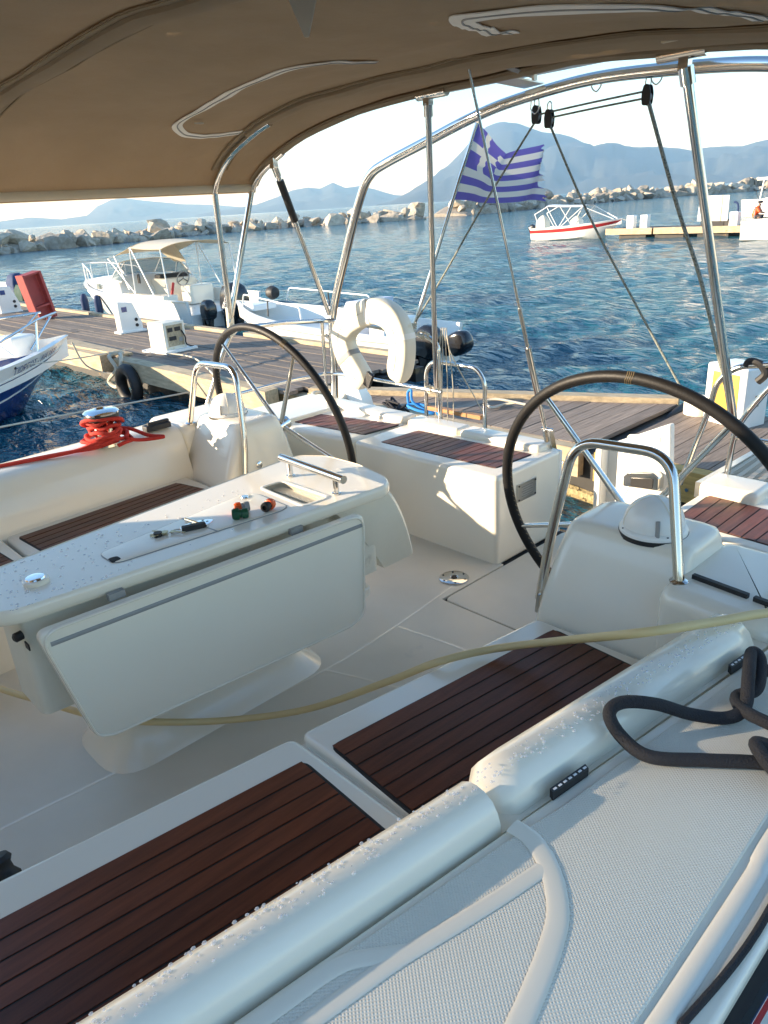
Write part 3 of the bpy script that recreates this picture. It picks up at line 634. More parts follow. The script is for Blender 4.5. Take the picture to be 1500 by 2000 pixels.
# body and flared aft end
b = B(); b.prism([(-2.28, .47), (-2.065, .47), (-1.99, 1.78), (-2.36, 1.78)], .30, .66, .03, .005); b.build('table_body', 'gel_old', T)
b = B(); rings = []
for z, x0, x1, y0, y1, r in ((0, -2.36, -1.985, .60, 1.50, .14), (.02, -2.345, -2.0, .615, 1.485, .14), (.05, -2.315, -2.03, .65, 1.455, .12), (.10, -2.29, -2.055, .68, 1.43, .11), (.34, -2.28, -2.065, .69, 1.42, .10)):
    rings.append([Vector((px, py, z)) for px, py in roundpoly([(x0, y0), (x1, y0), (x1, y1), (x0, y1)], r, 6)])
b.rings(rings); b.build('table_foot', 'gel', T, ang=70)
b = B(); rings = []
for t_ in [k/10 for k in range(11)]:
    z = lerp(.665, .255, t_); y = 1.80+.26*(t_**.8); hw = lerp(.235, .12, t_**1.4); xc = lerp(-2.17, -2.17, t_)
    rings.append([Vector((xc-hw, y-.30+.1*t_, z)), Vector((xc-hw, y-.03, z)), Vector((xc-hw+.03, y, z)), Vector((xc+hw-.03, y, z)), Vector((xc+hw, y-.03, z)), Vector((xc+hw, y-.30+.1*t_, z))])
b.rings(rings); e_ = b.build('aft_skirt', 'gel_old', T, ang=50)
b = B(); b.lathe([(0, 0), (.007, 0), (.005, .004), (0, .004)], (-2.04, 1.93, .33), (1, .1, 0), 10); b.build('bolt', 'dark', e_)
b = B(); b.prism([(-2.10, 1.52), (-1.97, 1.52), (-1.95, 1.70), (-2.10, 1.72)], .235, .27, .03, .008); b.build('leaf_bracket', 'gel', T)
# hanging leaf (port) : local u along y, v along z, w outward (+x)
def leaf_frame(u, v, w):
    x = -1.955+.095*(u-.5)+.015*(.64-v)/.4+w; return Vector((x, u, v))
lf = [(.475, .630), (1.592, .648), (1.55, .262), (1.49, .235), (.60, .232), (.555, .25)]
b = B(); b.prism(lf, -.012, .014, [.035, .04, .07, .05, .05, .05], .010, leaf_frame, 6); lfo = b.build('hanging_leaf', 'gel', T)
b = B(); b.tube([leaf_frame(.505, .588, .0135), leaf_frame(1.0, .595, .0135), leaf_frame(1.575, .606, .0135)], .0075, 8, flat=(1, .45)); b.build('leaf_groove', 'grey', lfo)
b = B(); P = roundpoly(lf, .06, 6); P = [leaf_frame(x+(1.03-x)*.012, y+(.43-y)*.012, .012) for x, y in P]; b.tube(P, .008, 8, closed=True, flat=(1, .6)); b.build('leaf_edge', 'gel', lfo)
b = B()
for y in (.72, 1.35): b.box((-1.985+.07*(y-.5), y, .642), (.02, .05, .022))
b.build('leaf_hinge', 'grey', T)
p = atx(30, 1228, -2.07)
b = B(); b.lathe([(0, 0), (.014, 0), (.014, .02), (.008, .025), (0, .025)], (-2.055, .468, .59), (.2, -1, 0), 12); b.build('lock_knob', 'black', T)
b = B(); b.box((-2.045, .472, .555), (.03, .004, .02)); b.build('warning_label', 'black', T)
# keys and hose connectors on the table
k = thing('key_bunch', 'bunch of brass keys with a black fob lying on the table top', 'keys', (-2.17, .98, .6895))
b = B(); b.tube(sm([(-2.135+.018*math.cos(a), 1.02+.018*math.sin(a), .6925) for a in [j*math.pi/5 for j in range(10)]], 3, True), .0015, 6, closed=True); b.build('key_ring', 'steel', k)
b = B(); b.prism([(-.04, -.013), (.04, -.013), (.04, .013), (-.04, .013)], 0, .016, .008, .004, lambda u, v, w: Vector((-2.115, 1.075, .6895))+Matrix.Rotation(1.25, 3, 'Z') @ Vector((u, v, w))); b.build('key_fob', 'black', k)
b = B(); b.lathe([(0, 0), (.014, 0), (.014, .014), (0, .014)], (-2.155, .965, .6895), seg=14); b.build('float_ball', 'black', k)
for i, a in enumerate((-2.2, -1.85, -2.6, .55, -1.5)):
    o_ = Vector((-2.148, 1.0, .6905+.002*i)); dr = Vector((math.cos(a), math.sin(a), 0)); sd = Vector((-dr.y, dr.x, 0)); b = B()
    b.prism([(.006, -.009), (.022, -.009), (.024, -.003), (.062, -.003), (.062, .003), (.024, .003), (.022, .009), (.006, .009)], 0, .002, .002, 0, lambda u, v, w: o_+dr*u+sd*v+Vector((0, 0, w))); b.build('key', 'brass', k)
def connector(c, ang, m1, m2, lab, L=.052):
    c = Vector(c); ax = Vector((math.cos(ang), math.sin(ang), 0)); t = thing('hose_connector', lab, 'hose connector', c-Vector((0, 0, .019)), 'garden hose connectors on the table')
    b = B(); b.lathe([(.010, -L/2), (.0165, -L/2), (.0185, -L/2+.005), (.0185, -.004), (.015, -.002), (0, -.002)], c, ax, 20); b.build('collar', m1, t)
    b = B()
    for j in range(14):
        q = 2*math.pi*j/14; u_ = ax.orthogonal().normalized(); w_ = ax.cross(u_); b.tube([c+ax*(-L/2+.006)+(u_*math.cos(q)+w_*math.sin(q))*.0185, c+ax*-.005+(u_*math.cos(q)+w_*math.sin(q))*.0185], .0016, 5)
    b.build('grip_rib', m1, t)
    b = B(); b.lathe([(0, -.002), (.0145, -.002), (.0145, .006), (.0175, .008), (.0175, L/2-.004), (.015, L/2), (.009, L/2), (.009, L/2-.01), (0, L/2-.01)], c, ax, 20); b.build('body', m2, t)
connector((-2.105, 1.262, .709), 1.15, 'orange', 'grey', 'orange and grey hose connector lying behind the green one')
connector((-2.060, 1.225, .709), .95, 'green', 'green', 'dark green hose connector on the table edge side', .055)
connector((-2.045, 1.330, .709), -1.15, 'orange', 'black', 'orange and black hose connector lying apart from the other two')

# ---- beige hose across the cockpit
P = sm([(-3.2, .25, .05), atz(-60, 1318, .13), atz(0, 1345, .15), atz(95, 1373, .16), atz(200, 1402, .165), atz(300, 1410, .155), atz(440, 1407, .09), atz(600, 1385, .11), atz(760, 1330, .29), atz(855, 1293, .418), atz(960, 1268, .425), atz(1090, 1252, .50), atz(1250, 1236, .677), atz(1400, 1214, .68), atz(1500, 1197, .668), (-.40, 1.98, .63), (-.20, 2.3, .62)], 8)
b = B(); b.tube(P, .0115, 12); single(b, 'garden_hose', 'hose', 'beige hose trailing across the cockpit floor and over the near bench', 'hose')
# ---- black rope on the side deck
dz = .628
rp = [(1620, 1525, dz), (1500, 1492, dz), (1380, 1485, dz), (1270, 1478, dz), (1215, 1440, dz+.005), (1190, 1395, .672), (1215, 1372, .680), (1280, 1375, .665), (1350, 1395, dz+.006), (1420, 1402, dz), (1455, 1380, dz+.01), (1462, 1320, dz+.05), (1468, 1275, dz+.06), (1485, 1290, dz+.05), (1478, 1345, dz+.02), (1440, 1360, dz), (1450, 1385, dz+.01), (1500, 1412, dz+.012), (1600, 1450, dz)]
b = B(); b.tube(sm([atz(*q) for q in rp], 10), .0135, 14)
b.tube(sm([atz(*q) for q in [(1640, 1560, dz), (1540, 1530, dz), (1480, 1462, dz+.03), (1495, 1455, dz+.03), (1600, 1500, dz)]], 10), .0135, 14)
b.tube(sm([atz(*q) for q in [(1470, 1300, dz+.03), (1500, 1310, dz+.02), (1560, 1330, dz), (1640, 1380, dz)]], 10), .0135, 14)
single(b, 'black_rope', 'black_rope', 'black braided rope coiled loosely on the near side deck', 'rope')
# thin black line along the deck edge
b = B(); b.tube(sm([(-.24, .70, .608), (-.222, .9, .612), (-.235, 1.2, .612), (-.25, 1.6, .612)], 8), .006, 8); single(b, 'deck_line', 'black_rope', 'thin black line lying along the deck edge at bottom right', 'rope')

# ---- winch with red rope
wp = Vector((-3.50, 1.40, .648))
t = thing('winch', 'chrome-topped winch on the far coaming, wrapped in red rope', 'winch', wp)
b = B(); b.lathe([(0, 0), (.075, 0), (.075, .02), (.06, .03), (.052, .06), (.05, .09), (.056, .12), (.07, .132), (0, .132)], wp, seg=28); b.build('drum', 'steel', t)
b = B(); b.lathe([(0, .128), (.078, .128), (.082, .14), (.080, .155), (0, .155)], wp, seg=28); b.build('tailer_ring', 'black', t)
b = B(); b.lathe([(0, .155), (.082, .155), (.084, .163), (.07, .174), (.03, .178), (.026, .172), (0, .172)], wp, seg=28); b.build('crown', 'chrome', t)
b = B(); P = []
for i in range(150):
    a = i*.21; rr_ = .062+.045*max(0, 1-i/120)+.012*math.sin(i*.37); P.append(wp+Vector((rr_*math.cos(a)*1.15, rr_*math.sin(a), .014+.0007*i+.006*math.sin(i*.9))))
b.tube(P, .0095, 8)
b.tube(sm([wp+Vector(q) for q in [(.02, .09, .02), (.10, .06, .03), (.12, .12, .012), (.16, .22, .01), (.10, .17, .02), (0, .12, .05), (-.09, .03, .06), (-.07, -.07, .10), (.0, -.085, .135), (.07, -.03, .14), (.08, .05, .13), (.02, .09, .10)]], 8), .0095, 8)
for k_ in range(3): b.tube(sm([wp+Vector(q) for q in [(.09, .02, .03+.012*k_), (.07, -.09, .016+.01*k_), (.03, -.18, .014), (-.02, -.34-.02*k_, .012), (-.08, -.6, .006), (-.10, -.9, 0)]], 8), .0095, 8)
single(b, 'red_rope', 'red_rope', 'red rope wound in a heap round the winch and along the far coaming', 'rope')
c = Vector((-3.52, 1.68, .655)); t = thing('rope_clutch', 'small black rope clutch on the far coaming beside the red rope', 'clutch', c)
b = B(); b.prism([(-.03, -.07), (.03, -.07), (.03, .07), (-.03, .07)], 0, .028, .012, .008, lambda u, v, w: c+Vector((u, v, w))); b.build('clutch_body', 'black', t)
b = B(); b.prism([(-.012, -.05), (.012, -.05), (.012, .07), (-.012, .07)], .026, .040, .01, .005, lambda u, v, w: c+Vector((u, v, w))); b.build('clutch_lever', 'black', t)

# ---- bimini
XP = .12                                                # port edge of the awning, above the photographer
def cz(x, y):
    if x < -2.0: u = min(1, (-x+CX)/1.60); z = 1.755+.36*(max(0, 1-abs(u)**3.2))**.6; k = 1-max(0, u)**4
    else: z = 2.113-.073*(x+2.0)**2; k = 1-max(0, (x+2.0)/2.12)**6
    sag = .018*(math.cos((y-1.1)/1.25*2*math.pi)-1)*.5 if y < 2.35 else .02*(math.cos((y-2.35)/.42*2*math.pi)-1)*.5
    return z+k*(sag+.014*noise.noise(Vector((x*1.7, y*6, 0)))+.007*noise.noise(Vector((x*4+y*3, y*15-x*2, 4))))
def xu(u): return CX+1.6*u if u < 0 else CX+(XP-CX)*u
def y_aft(u): return 2.62+.16*(1-abs(u)**3)
def on_canopy(px, py, off=.006):
    d = ray(px, py); t = .3
    while t < 9:
        p = CAM+d*t
        if CX-1.6 < p.x < XP and p.y > .3 and p.z > cz(p.x, p.y)-off: break
        t += .01
    return p
BI = thing('bimini', 'tan canvas bimini awning stretched over steel bows above the cockpit', 'awning', (CX, 1.7, 1.755))
def canopy_strip(name, y0, y1, mt, par, nx=72, ny=44):
    b = B(); vs = []; fs = []
    for i in range(nx+1):
        s_ = -1+2*i/nx; u = math.copysign(1-(1-abs(s_))**1.9, s_); x = xu(u)
        ya = y1(u) if callable(y1) else y1
        for j in range(ny+1): y = lerp(y0, ya, j/ny); vs.append(Vector((x, y, cz(x, y))))
    for i in range(nx):
        for j in range(ny): a = i*(ny+1)+j; fs.append((a, a+ny+1, a+ny+2, a+1))
    n = len(vs); top_ = [v+Vector((0, 0, .003)) for v in vs]; b.add(vs+top_, [tuple(reversed(f)) for f in fs]+[tuple(i+n for i in f) for f in fs]); return b.build(name, mt, par, ang=60)
cv = canopy_strip('canvas_top', .30, y_aft, 'canvas', BI)
def ribbon(name, pts, w, mt, par, lift=.005):
    P = sm(pts, 6); b = B(); vs = []; fs = []
    for i, p in enumerate(P):
        ww = w(i/(len(P)-1)) if callable(w) else w
        t_ = (P[min(i+1, len(P)-1)]-P[max(i-1, 0)]).normalized(); s_ = t_.cross(Vector((0, 0, 1))).normalized()*ww*.5
        for q in (p-s_, p, p+s_): vs.append(Vector((q.x, q.y, cz(q.x, q.y)-lift)))
        for q in (p-s_, p, p+s_): vs.append(Vector((q.x, q.y, cz(q.x, q.y)-lift+.003)))
    for i in range(len(P)-1):
        a, c_ = i*6, (i+1)*6
        fs += [(a, a+1, c_+1, c_), (a+1, a+2, c_+2, c_+1), (a+4, a+3, c_+3, c_+4), (a+5, a+4, c_+4, c_+5), (a+3, a, c_, c_+3), (a+2, a+5, c_+5, c_+2)]
    b.add(vs, fs); return b.build(name, mt, par)
xs = [xu(.99*math.sin(math.pi/2*k/16)) for k in range(-16, 17)]
for yy, w in ((1.1, .12), (2.35, .10)):
    ribbon('sleeve_flap', [(x, yy, 0) for x in xs[3:-1]], w, 'canvas', cv, .007)
    for o_ in (-.45, .45): ribbon('stitched_seam', [(x, yy+o_*w, 0) for x in xs[3:-1]], .006, 'thread', cv, .009)
ribbon('aft_hem', [(x, y_aft((x-CX)/1.6 if x < CX else (x-CX)/(XP-CX))-.03, 0) for x in xs[1:-1]], .07, 'canvas', cv, .012)
z1 = ribbon('zip', [on_canopy(*q) for q in [(735, 122), (660, 122), (590, 130), (520, 152), (450, 182), (400, 212), (362, 232), (346, 246), (362, 262), (400, 267), (440, 263), (484, 255)]], lambda t: .030+.022*math.exp(-((t-.5)/.3)**2), 'zip', cv, .006)
p = on_canopy(388, 235); b = B(); b.prism([(-.007, -.022), (.007, -.022), (.009, .02), (-.009, .02)], -.014, -.009, .004, 0, lambda u, v, w: p+Vector((u, v, w))); b.build('zip_pull', 'alu', z1)
z2 = ribbon('zip', [on_canopy(*q) for q in [(1490, 40), (1400, 26), (1300, 20), (1200, 17), (1100, 18), (1000, 24), (930, 32), (903, 40), (915, 50), (950, 58), (1000, 65)]], lambda t: .05+.02*math.sin(t*3), 'zip', cv, .006)
for zz, Q in ((z1, [(735, 122), (660, 122), (590, 130), (520, 152), (450, 182), (400, 212), (362, 232), (346, 246), (362, 262), (400, 267), (440, 263), (484, 255)]), (z2, [(1490, 40), (1400, 26), (1300, 20), (1200, 17), (1100, 18), (1000, 24), (930, 32), (903, 40), (915, 50), (950, 58), (1000, 65)])):
    ribbon('zip_teeth', [on_canopy(*q) for q in Q], .005, 'grey', zz, .0085)
for x_ in (CX-1.585, XP-.02):
    b = B(); b.tube([(x_, y, cz(x_, y)-.018) for y in [.3+.1*k for k in range(24)]], .02, 8, flat=(1, .3)); b.build('side_hem', 'cream', cv)
def bow(yf, drop=0, r=.0125, name='bow', span=1.0, extra=()):
    P = [Vector((xu(u*.995), yf(u), cz(xu(u*.995), yf(u))-.022)) for u in [math.sin(math.pi/2*k/20)*span for k in range(-20, 21)]]
    return P
for i_, yf in enumerate((lambda u: 1.1, lambda u: 2.35, lambda u: y_aft(u)-.03)):
    P = bow(yf); cut = -3.36 if i_ == 1 else -3.60; k_ = [i for i, p in enumerate(P) if p.x < cut][-1]
    b = B(); b.tube(P[:k_+3], .0165, 12); b.build('bow_tube', 'steel', BI)
    b = B(); b.tube([p+Vector((0, 0, .010)) for p in P[k_:]], .023, 10, flat=(.8, 1.25)); b.build('bow_sleeve', 'canvas', cv)
# starboard legs
foot = Vector((-3.80, 2.38, 1.10))
for yf in (lambda u: 2.35, lambda u: y_aft(u)-.03):
    q = bow(yf)[0]+Vector((0, 0, .01)); b = B(); b.tube([foot+(Vector(q)-foot)*-.04, Vector(q)], .0165, 12); b.build('bow_leg', 'steel', BI)
b = B(); b.tube([foot+Vector((0, 0, .06)), foot+Vector((-.012, .0, -.10))], .021, 12); b.build('leg_wrapping', 'white_dirty', BI)
foot2 = Vector((.10, 2.38, 1.10))
for q in ((.10, 2.35, 1.77), (.10, 2.60, 1.77)):
    b = B(); b.tube([foot2, Vector(q)], .0135, 12); b.build('bow_leg', 'steel', BI)
b = B(); b.tube([foot2, (-.27, foot2.y, .60)], .016, 10); b.build('leg_post', 'steel', BI)
# struts from the aft bow to the pushpit
def strut(a, c, grip=None, r=.0115):
    a, c = Vector(a), Vector(c); b = B(); b.tube([a, c], r, 12); s_ = b.build('support_pole', 'steel', BI)
    b = B(); d = (c-a).normalized(); b.tube([a-d*.005, a+d*.05], r*1.45, 12); b.build('pole_collar', 'steel', s_)
    if grip: b = B(); b.tube([a+(c-a)*grip[0], a+(c-a)*grip[1]], r*1.5, 12); b.build('pole_grip', 'black', s_)
    b = B(); b.box(a-d*.02, (.035, .03, .05)); b.build('pole_jaw', 'steel', s_)
AB = bow(lambda u: y_aft(u)-.03)
def on_bow(x): return min(AB, key=lambda p: abs(p.x-x))+Vector((0, 0, -.035))
strut(on_bow(-3.585), (-3.745, 3.07, 1.03), (.08, .33), .014)
strut(aty(836, 203, on_bow(-2.59).y), (-2.872, 3.10, .665), None, .0145)
strut(aty(1340, 134, on_bow(-1.41).y), (-1.185, 3.10, .70), None, .0175)
for px, py in ((1330, 104), (842, 183)):
    q = aty(px, py, 2.74); b = B(); b.tube([q-Vector((.08, 0, -.0)), q+Vector((.09, 0, 0))], .021, 12); b.build('bow_joint', 'steel', BI)
for px, py in ((1315, 78), (635, 195)):
    q = on_canopy(px, py, .012); b = B(); b.box(q, (.07, .018, .006)); b.build('strap_loop', 'cream', cv)
q = on_canopy(592, 8, .01); b = B(); b.prism([(-.035, 0), (.035, 0), (.006, -.085), (-.002, -.085)], -.002, .002, .002, 0, lambda u, v, w: q+Vector((u*.7, u*.7, v))+Vector((0, w, .02))); b.build('hanging_strap', 'flag_white', cv)
# ---- spray hood forward of the cockpit (behind the photographer)
SH = thing('spray_hood', 'tan canvas spray hood over the companionway', 'spray hood', (CX, -1.0, .62))
b = B(); vs = []; fs = []; NX, NY = 40, 8
for i in range(NX+1):
    a = math.pi*i/NX
    for j in range(NY+1):
        t_ = j/NY; y = lerp(-2.1, -.55, t_); h = lerp(.10, 1.22, min(1, t_*1.7)**.6); x = CX-math.copysign(abs(math.cos(a))**.55, math.cos(a))*1.52; vs.append(Vector((x, y, .60+h*math.sin(a)**.5)))
for i in range(NX):
    for j in range(NY): q_ = i*(NY+1)+j; fs.append((q_, q_+1, q_+NY+2, q_+NY+1))
hc = lambda f: sum((vs[i] for i in f), Vector())/4
win = [f for f in fs if -3.0 < hc(f).x < -2.0 and -1.98 < hc(f).y < -1.25]; fs = [f for f in fs if f not in win]
b.add(vs, fs); hd = b.build('hood_canvas', 'canvas', SH, ang=60)
b = B(); b.add(vs, win); b.build('added_hood_window', 'clear', hd, ang=60)  # unseen window, added and placed to let sun onto the near deck
b = B(); b.tube([vs[i*(NY+1)+NY] for i in range(NX+1)], .014, 8); b.build('hood_bow', 'steel', SH)

# ---- stern arch, solar panel
AR = thing('stern_arch', 'curved polished steel tube arch spanning the stern above the transom', 'arch', (-2.1, 3.1, .45))
b = B(); P = sm([(-3.80, 3.1, .45), (-3.775, 3.1, .72), (-3.745, 3.1, 1.02), (-3.57, 3.1, 1.40), (-3.41, 3.1, 1.70), (-3.32, 3.1, 1.805), (-3.20, 3.1, 1.855), (-2.895, 3.1, 1.932), (-2.6, 3.1, 2.005), (-2.345, 3.1, 2.05), (-1.95, 3.1, 2.082), (-1.57, 3.1, 2.066), (-1.23, 3.1, 2.03), (-.95, 3.1, 1.96), (-.80, 3.1, 1.84), (-.66, 3.1, 1.5), (-.52, 3.1, 1.0), (-.48, 3.1, .45)], 8)
b.tube(P, .025, 16); b.build('arch_tube', 'steel', AR)
for px, py in ((1045, 205), (1165, 160), (1283, 145)):
    q = aty(px, py, 3.1); b = B(); b.tube(sm([q+Vector((-.02, 0, .02)), q+Vector((-.022, 0, -.015)), q+Vector((0, 0, -.035)), q+Vector((.022, 0, -.015)), q+Vector((.02, 0, .02))], 6), .0028, 8); b.build('eye_hoop', 'steel', AR)
SP = thing('solar_panel', 'flat framed solar panel lying between the awning and the stern arch', 'solar panel', (-2.05, 3.0, 2.11))
b = B(); b.prism([(-2.82, 2.68), (-1.45, 2.68), (-1.45, 3.06), (-2.82, 3.06)], 2.128, 2.155, .005, .002); b.build('panel_frame', 'white', SP)
b = B(); b.prism([(-2.80, 2.70), (-1.47, 2.70), (-1.47, 3.04), (-2.80, 3.04)], 2.153, 2.158, .005, .001); b.build('cells', 'navy', SP)
b = B(); a_, c_ = aty(925, 108, 2.50), aty(1040, 148, 2.80); b.tube([a_, c_], .016, 4, flat=(.6, 1)); b.build('support_rail', 'alu', SP)
a_, c_ = aty(955, 168, 2.86), aty(1040, 180, 3.09); b = B(); b.hexa([a_+Vector((-.03, 0, .03)), a_+Vector((.07, 0, .035)), c_+Vector((.06, 0, .03)), c_+Vector((-.045, 0, .025))], .006); b.build('mounting_plate', 'alu', SP)
b = B(); b.box(aty(1044, 143, 2.80), (.012, .02, .05)); b.build('end_clip', 'alu', SP)
# ---- pushpit rails
PU = thing('pushpit_rail', 'two-bar steel pushpit rail round the far stern corner, carrying the horseshoe buoy', 'rail', (-3.8, 2.9, .46), 'stern rails')
b = B(); b.tube(bend([(-3.93, 2.15, .48), (-3.83, 2.33, .93), (-3.81, 2.40, 1.035), (-3.80, 2.75, 1.02), (-3.765, 3.08, .99), (-3.62, 3.12, .985), (-2.93, 3.12, .94), (-2.865, 3.12, .90), (-2.865, 3.12, .45)], .07, 6), .0145, 12); b.build('top_rail', 'steel', PU)
b = B(); b.tube(bend([(-3.90, 2.2, .63), (-3.86, 2.75, .645), (-3.82, 3.08, .645), (-3.66, 3.12, .645), (-2.85, 3.12, .635)], .08, 6), .0115, 12); b.build('lower_rail', 'steel', PU)
for a_, c_ in (((-3.80, 3.05, .99), (-3.83, 3.06, .44)), ((-3.745, 3.11, .82), (-3.80, 3.07, .90))):
    b = B(); b.tube([a_, c_], .0115, 12); b.build('rail_post', 'steel', PU)
for q in ((-2.98, 3.12, .95), (-2.94, 3.12, .64)):
    b = B(); b.tube(sm([Vector(q)+Vector((.03*math.sin(j*1.3)+.004*j-.02, .02*math.cos(j*2.1), .02*math.cos(j*1.3))) for j in range(12)], 5), .005, 6); b.build('rope_lashing', 'white_rope', PU)
PP = thing('pushpit_rail', 'steel pushpit rail at the near stern corner, beside the gangway', 'rail', (-.6, 2.95, .46), 'stern rails')
b = B(); b.tube(bend([(-1.20, 3.12, .45), (-1.19, 3.12, .70), (-1.05, 3.12, .93), (-.62, 3.12, .97), (-.44, 2.9, 1.0), (-.42, 2.2, 1.02), (-.38, 2.0, .60)], .09, 6), .0125, 12); b.build('top_rail', 'steel', PP)
b = B(); b.tube(bend([(-1.20, 3.12, .66), (-.62, 3.12, .65), (-.45, 2.9, .65)], .07), .0115, 12); b.build('lower_rail', 'steel', PP)
b = B(); b.tube(sm([aty(1458, 715, 3.1), aty(1465, 706, 3.1), aty(1485, 712, 3.1), aty(1495, 730, 3.1), aty(1480, 745, 3.1)], 5), .016, 8); b.build('rail_padding', 'black', PP)
b = B(); b.tube(bend([aty(1385, 800, 3.1), aty(1400, 745, 3.1), aty(1440, 715, 3.1), aty(1530, 712, 3.1)], .05), .0125, 12); b.build('corner_tube', 'steel', PP)
b = B(); b.tube([aty(1385, 800, 3.12), aty(1328, 945, 3.12)], .0125, 12); b.build('rail_post', 'steel', PP)
# ---- boarding ladder
LA = thing('boarding_ladder', 'folded steel boarding ladder with wooden treads behind the far transom seat', 'ladder', (-2.75, 3.2, .40))
q = [aty(833, 830, 3.2), aty(832, 722, 3.2), aty(845, 706, 3.2), aty(930, 718, 3.2), aty(947, 745, 3.2), aty(947, 850, 3.2)]
b = B(); b.tube(bend(q, .06, 6), .0125, 12); b.build('ladder_tube', 'steel', LA)
a_, c_ = aty(835, 795, 3.215), aty(942, 815, 3.215); b = B(); b.hexa([a_+Vector((0, -.02, .012)), c_+Vector((0, -.02, .012)), c_+Vector((0, .02, .012)), a_+Vector((0, .02, .012))], .024); b.build('tread', 'wood_step', LA)
for j in range(4):
    q = aty(862+3*j, 640, 3.13); e = aty(850+12*j, 835, 3.14); b = B(); b.tube(sm([q, lerp(q, e, .5)+Vector((.01*(j-1), 0, 0)), e], 6), .0028, 6); b.build('tackle_line', 'white_rope', LA)
b = B(); b.tube(sm([aty(872, 655, 3.13), aty(885, 700, 3.16), aty(935, 790, 3.3), aty(942, 812, 3.3)], 6), .003, 6); b.build('lifting_line', 'white_rope', LA)
# ---- horseshoe buoy
HB = thing('horseshoe_buoy', 'white horseshoe life buoy with yellowed patches hung on the stern rail', 'life buoy', aty(725, 770, 3.0))
pts = sm([aty(*q, 3.0) for q in ((714, 752), (696, 722), (678, 690), (672, 655), (690, 625), (730, 607), (765, 620), (783, 655), (785, 695), (776, 742))], 8)
b = B(); rings = []; N = len(pts)
for i, p in enumerate(pts):
    t_ = (pts[min(i+1, N-1)]-pts[max(i-1, 0)]).normalized(); n_ = t_.cross(Vector((0, 1, 0))).normalized(); e = min(i, N-1-i); k_ = min(1, .62+.38*math.sin(min(1, e/5)*math.pi/2))
    ring = []
    for j in range(20):
        a = 2*math.pi*j/20; cx_, sx_ = math.cos(a), math.sin(a); ring.append(p+n_*math.copysign(abs(cx_)**.38, cx_)*.074*k_+Vector((0, 1, 0))*math.copysign(abs(sx_)**.38, sx_)*.05*k_)
    rings.append(ring)
b.rings(rings); hb = b.build('foam_body', 'white_dirty', HB, ang=70)
b = B(); b.tube([p+Vector((0, -.051, 0)) for p in pts[4:-4]], .0015, 5); b.build('cover_seam', 'white_rope', hb)
for i in (14, N//2+3, N-16):
    p = pts[i]; t_ = (pts[i+1]-pts[i-1]).normalized(); n_ = t_.cross(Vector((0, 1, 0))).normalized(); rings = []
    for o_ in (-.016, .016): rings.append([p+t_*o_+n_*math.copysign(abs(math.cos(a))**.38, math.cos(a))*.0765+Vector((0, 1, 0))*math.copysign(abs(math.sin(a))**.38, math.sin(a))*.0525 for a in [2*math.pi*j/20 for j in range(20)]])
    b = B(); b.rings(rings, caps=False); b.build('webbing_strap', 'zip' if i != 14 else 'grey', hb)
b = B(); q = aty(720, 742, 2.94); b.box(q, (.05, .02, .09), ry=.5); b.build('buckle_strap', 'black', hb)
# ---- backstay
BS = thing('backstay', 'wire backstay with a bottle-screw rising from the transom corner through the awning', 'backstay', (-2.1, 3.12, .41))
A_, Z_ = Vector((-2.10, 3.115, .42)), Vector((-2.10, 2.43, 2.32)); L_ = Z_-A_
b = B(); b.tube([A_+L_*.42, Z_], .0058, 8); b.build('wire', 'steel', BS)
b = B(); b.tube([A_+L_*.06, A_+L_*.18], .010, 10); b.tube([A_+L_*.17, A_+L_*.30], .016, 10); b.tube([A_+L_*.29, A_+L_*.40], .010, 10); b.tube([A_+L_*.39, A_+L_*.45], .0065, 10); b.build('bottle_screw', 'steel', BS)
b = B(); b.box(A_+L_*.035, (.012, .035, .14), rx=.34); b.box(A_+L_*.035+Vector((.03, 0, 0)), (.008, .035, .14), rx=.34); b.tube([A_+L_*.07+Vector((-.02, 0, 0)), A_+L_*.07+Vector((.05, 0, 0))], .009, 10); b.build('chainplate', 'steel', BS)
# ---- flagstaff and flag
fb, ft = aty(808, 640, 3.12), aty(934, 232, 3.42)
FS = thing('flagstaff', 'thin steel flagstaff leaning out over the stern rail', 'flagstaff', fb)
b = B(); b.tube([fb, ft], .010, 12); b.build('staff_tube', 'steel', FS)
b = B(); b.tube(sm([fb+Vector((.02*math.sin(j*2), .02*math.cos(j*2), .004*j-.02)) for j in range(12)], 4), .005, 6); b.build('staff_lashing', 'white_rope', FS)
b = B(); b.tube(sm([ft+Vector((.016*math.sin(j*2), .016*math.cos(j*2), .003*j-.02)) for j in range(10)], 4), .004, 6); b.build('top_lashing', 'white_rope', FS)
hu = ft+(fb-ft)*.015; hl = ft+(fb-ft)*.365
NU, NV = 54, 36; b = B(); vs = []; rag = [random.uniform(.86, 1.0) for _ in range(9)]; rag = [.90, .94, .90, .98, .93, 1.0, .90, .99, .96]
fe_u, fe_l = aty(1052, 275, 3.78), aty(1082, 392, 3.72)
for i in range(NU+1):
    u = i/NU
    for j in range(NV+1):
        v = j/NV; st_ = min(8, int(v*9)); lim = rag[st_]-.05*max(0, math.sin(v*9*math.pi*2-1.2))**3+.022*math.sin(v*63)+.016*math.sin(v*117)
        uu = min(u*1.0, 1)*lim
        a0 = hu.lerp(hl, v); e0 = fe_u.lerp(fe_l, v); p = a0.lerp(e0, uu)
        wv = uu**.7*(.055*math.sin(uu*8.5+v*2.4)+.026*math.sin(uu*15+v*5+1)); p += Vector((.30*wv, 1.0*wv, 0))+Vector((0, 0, -.10*math.sin(math.pi*uu)*(1-.9*v)+.012*math.sin(uu*9+1)*uu))
        vs.append(p)
fs = []; fm = []
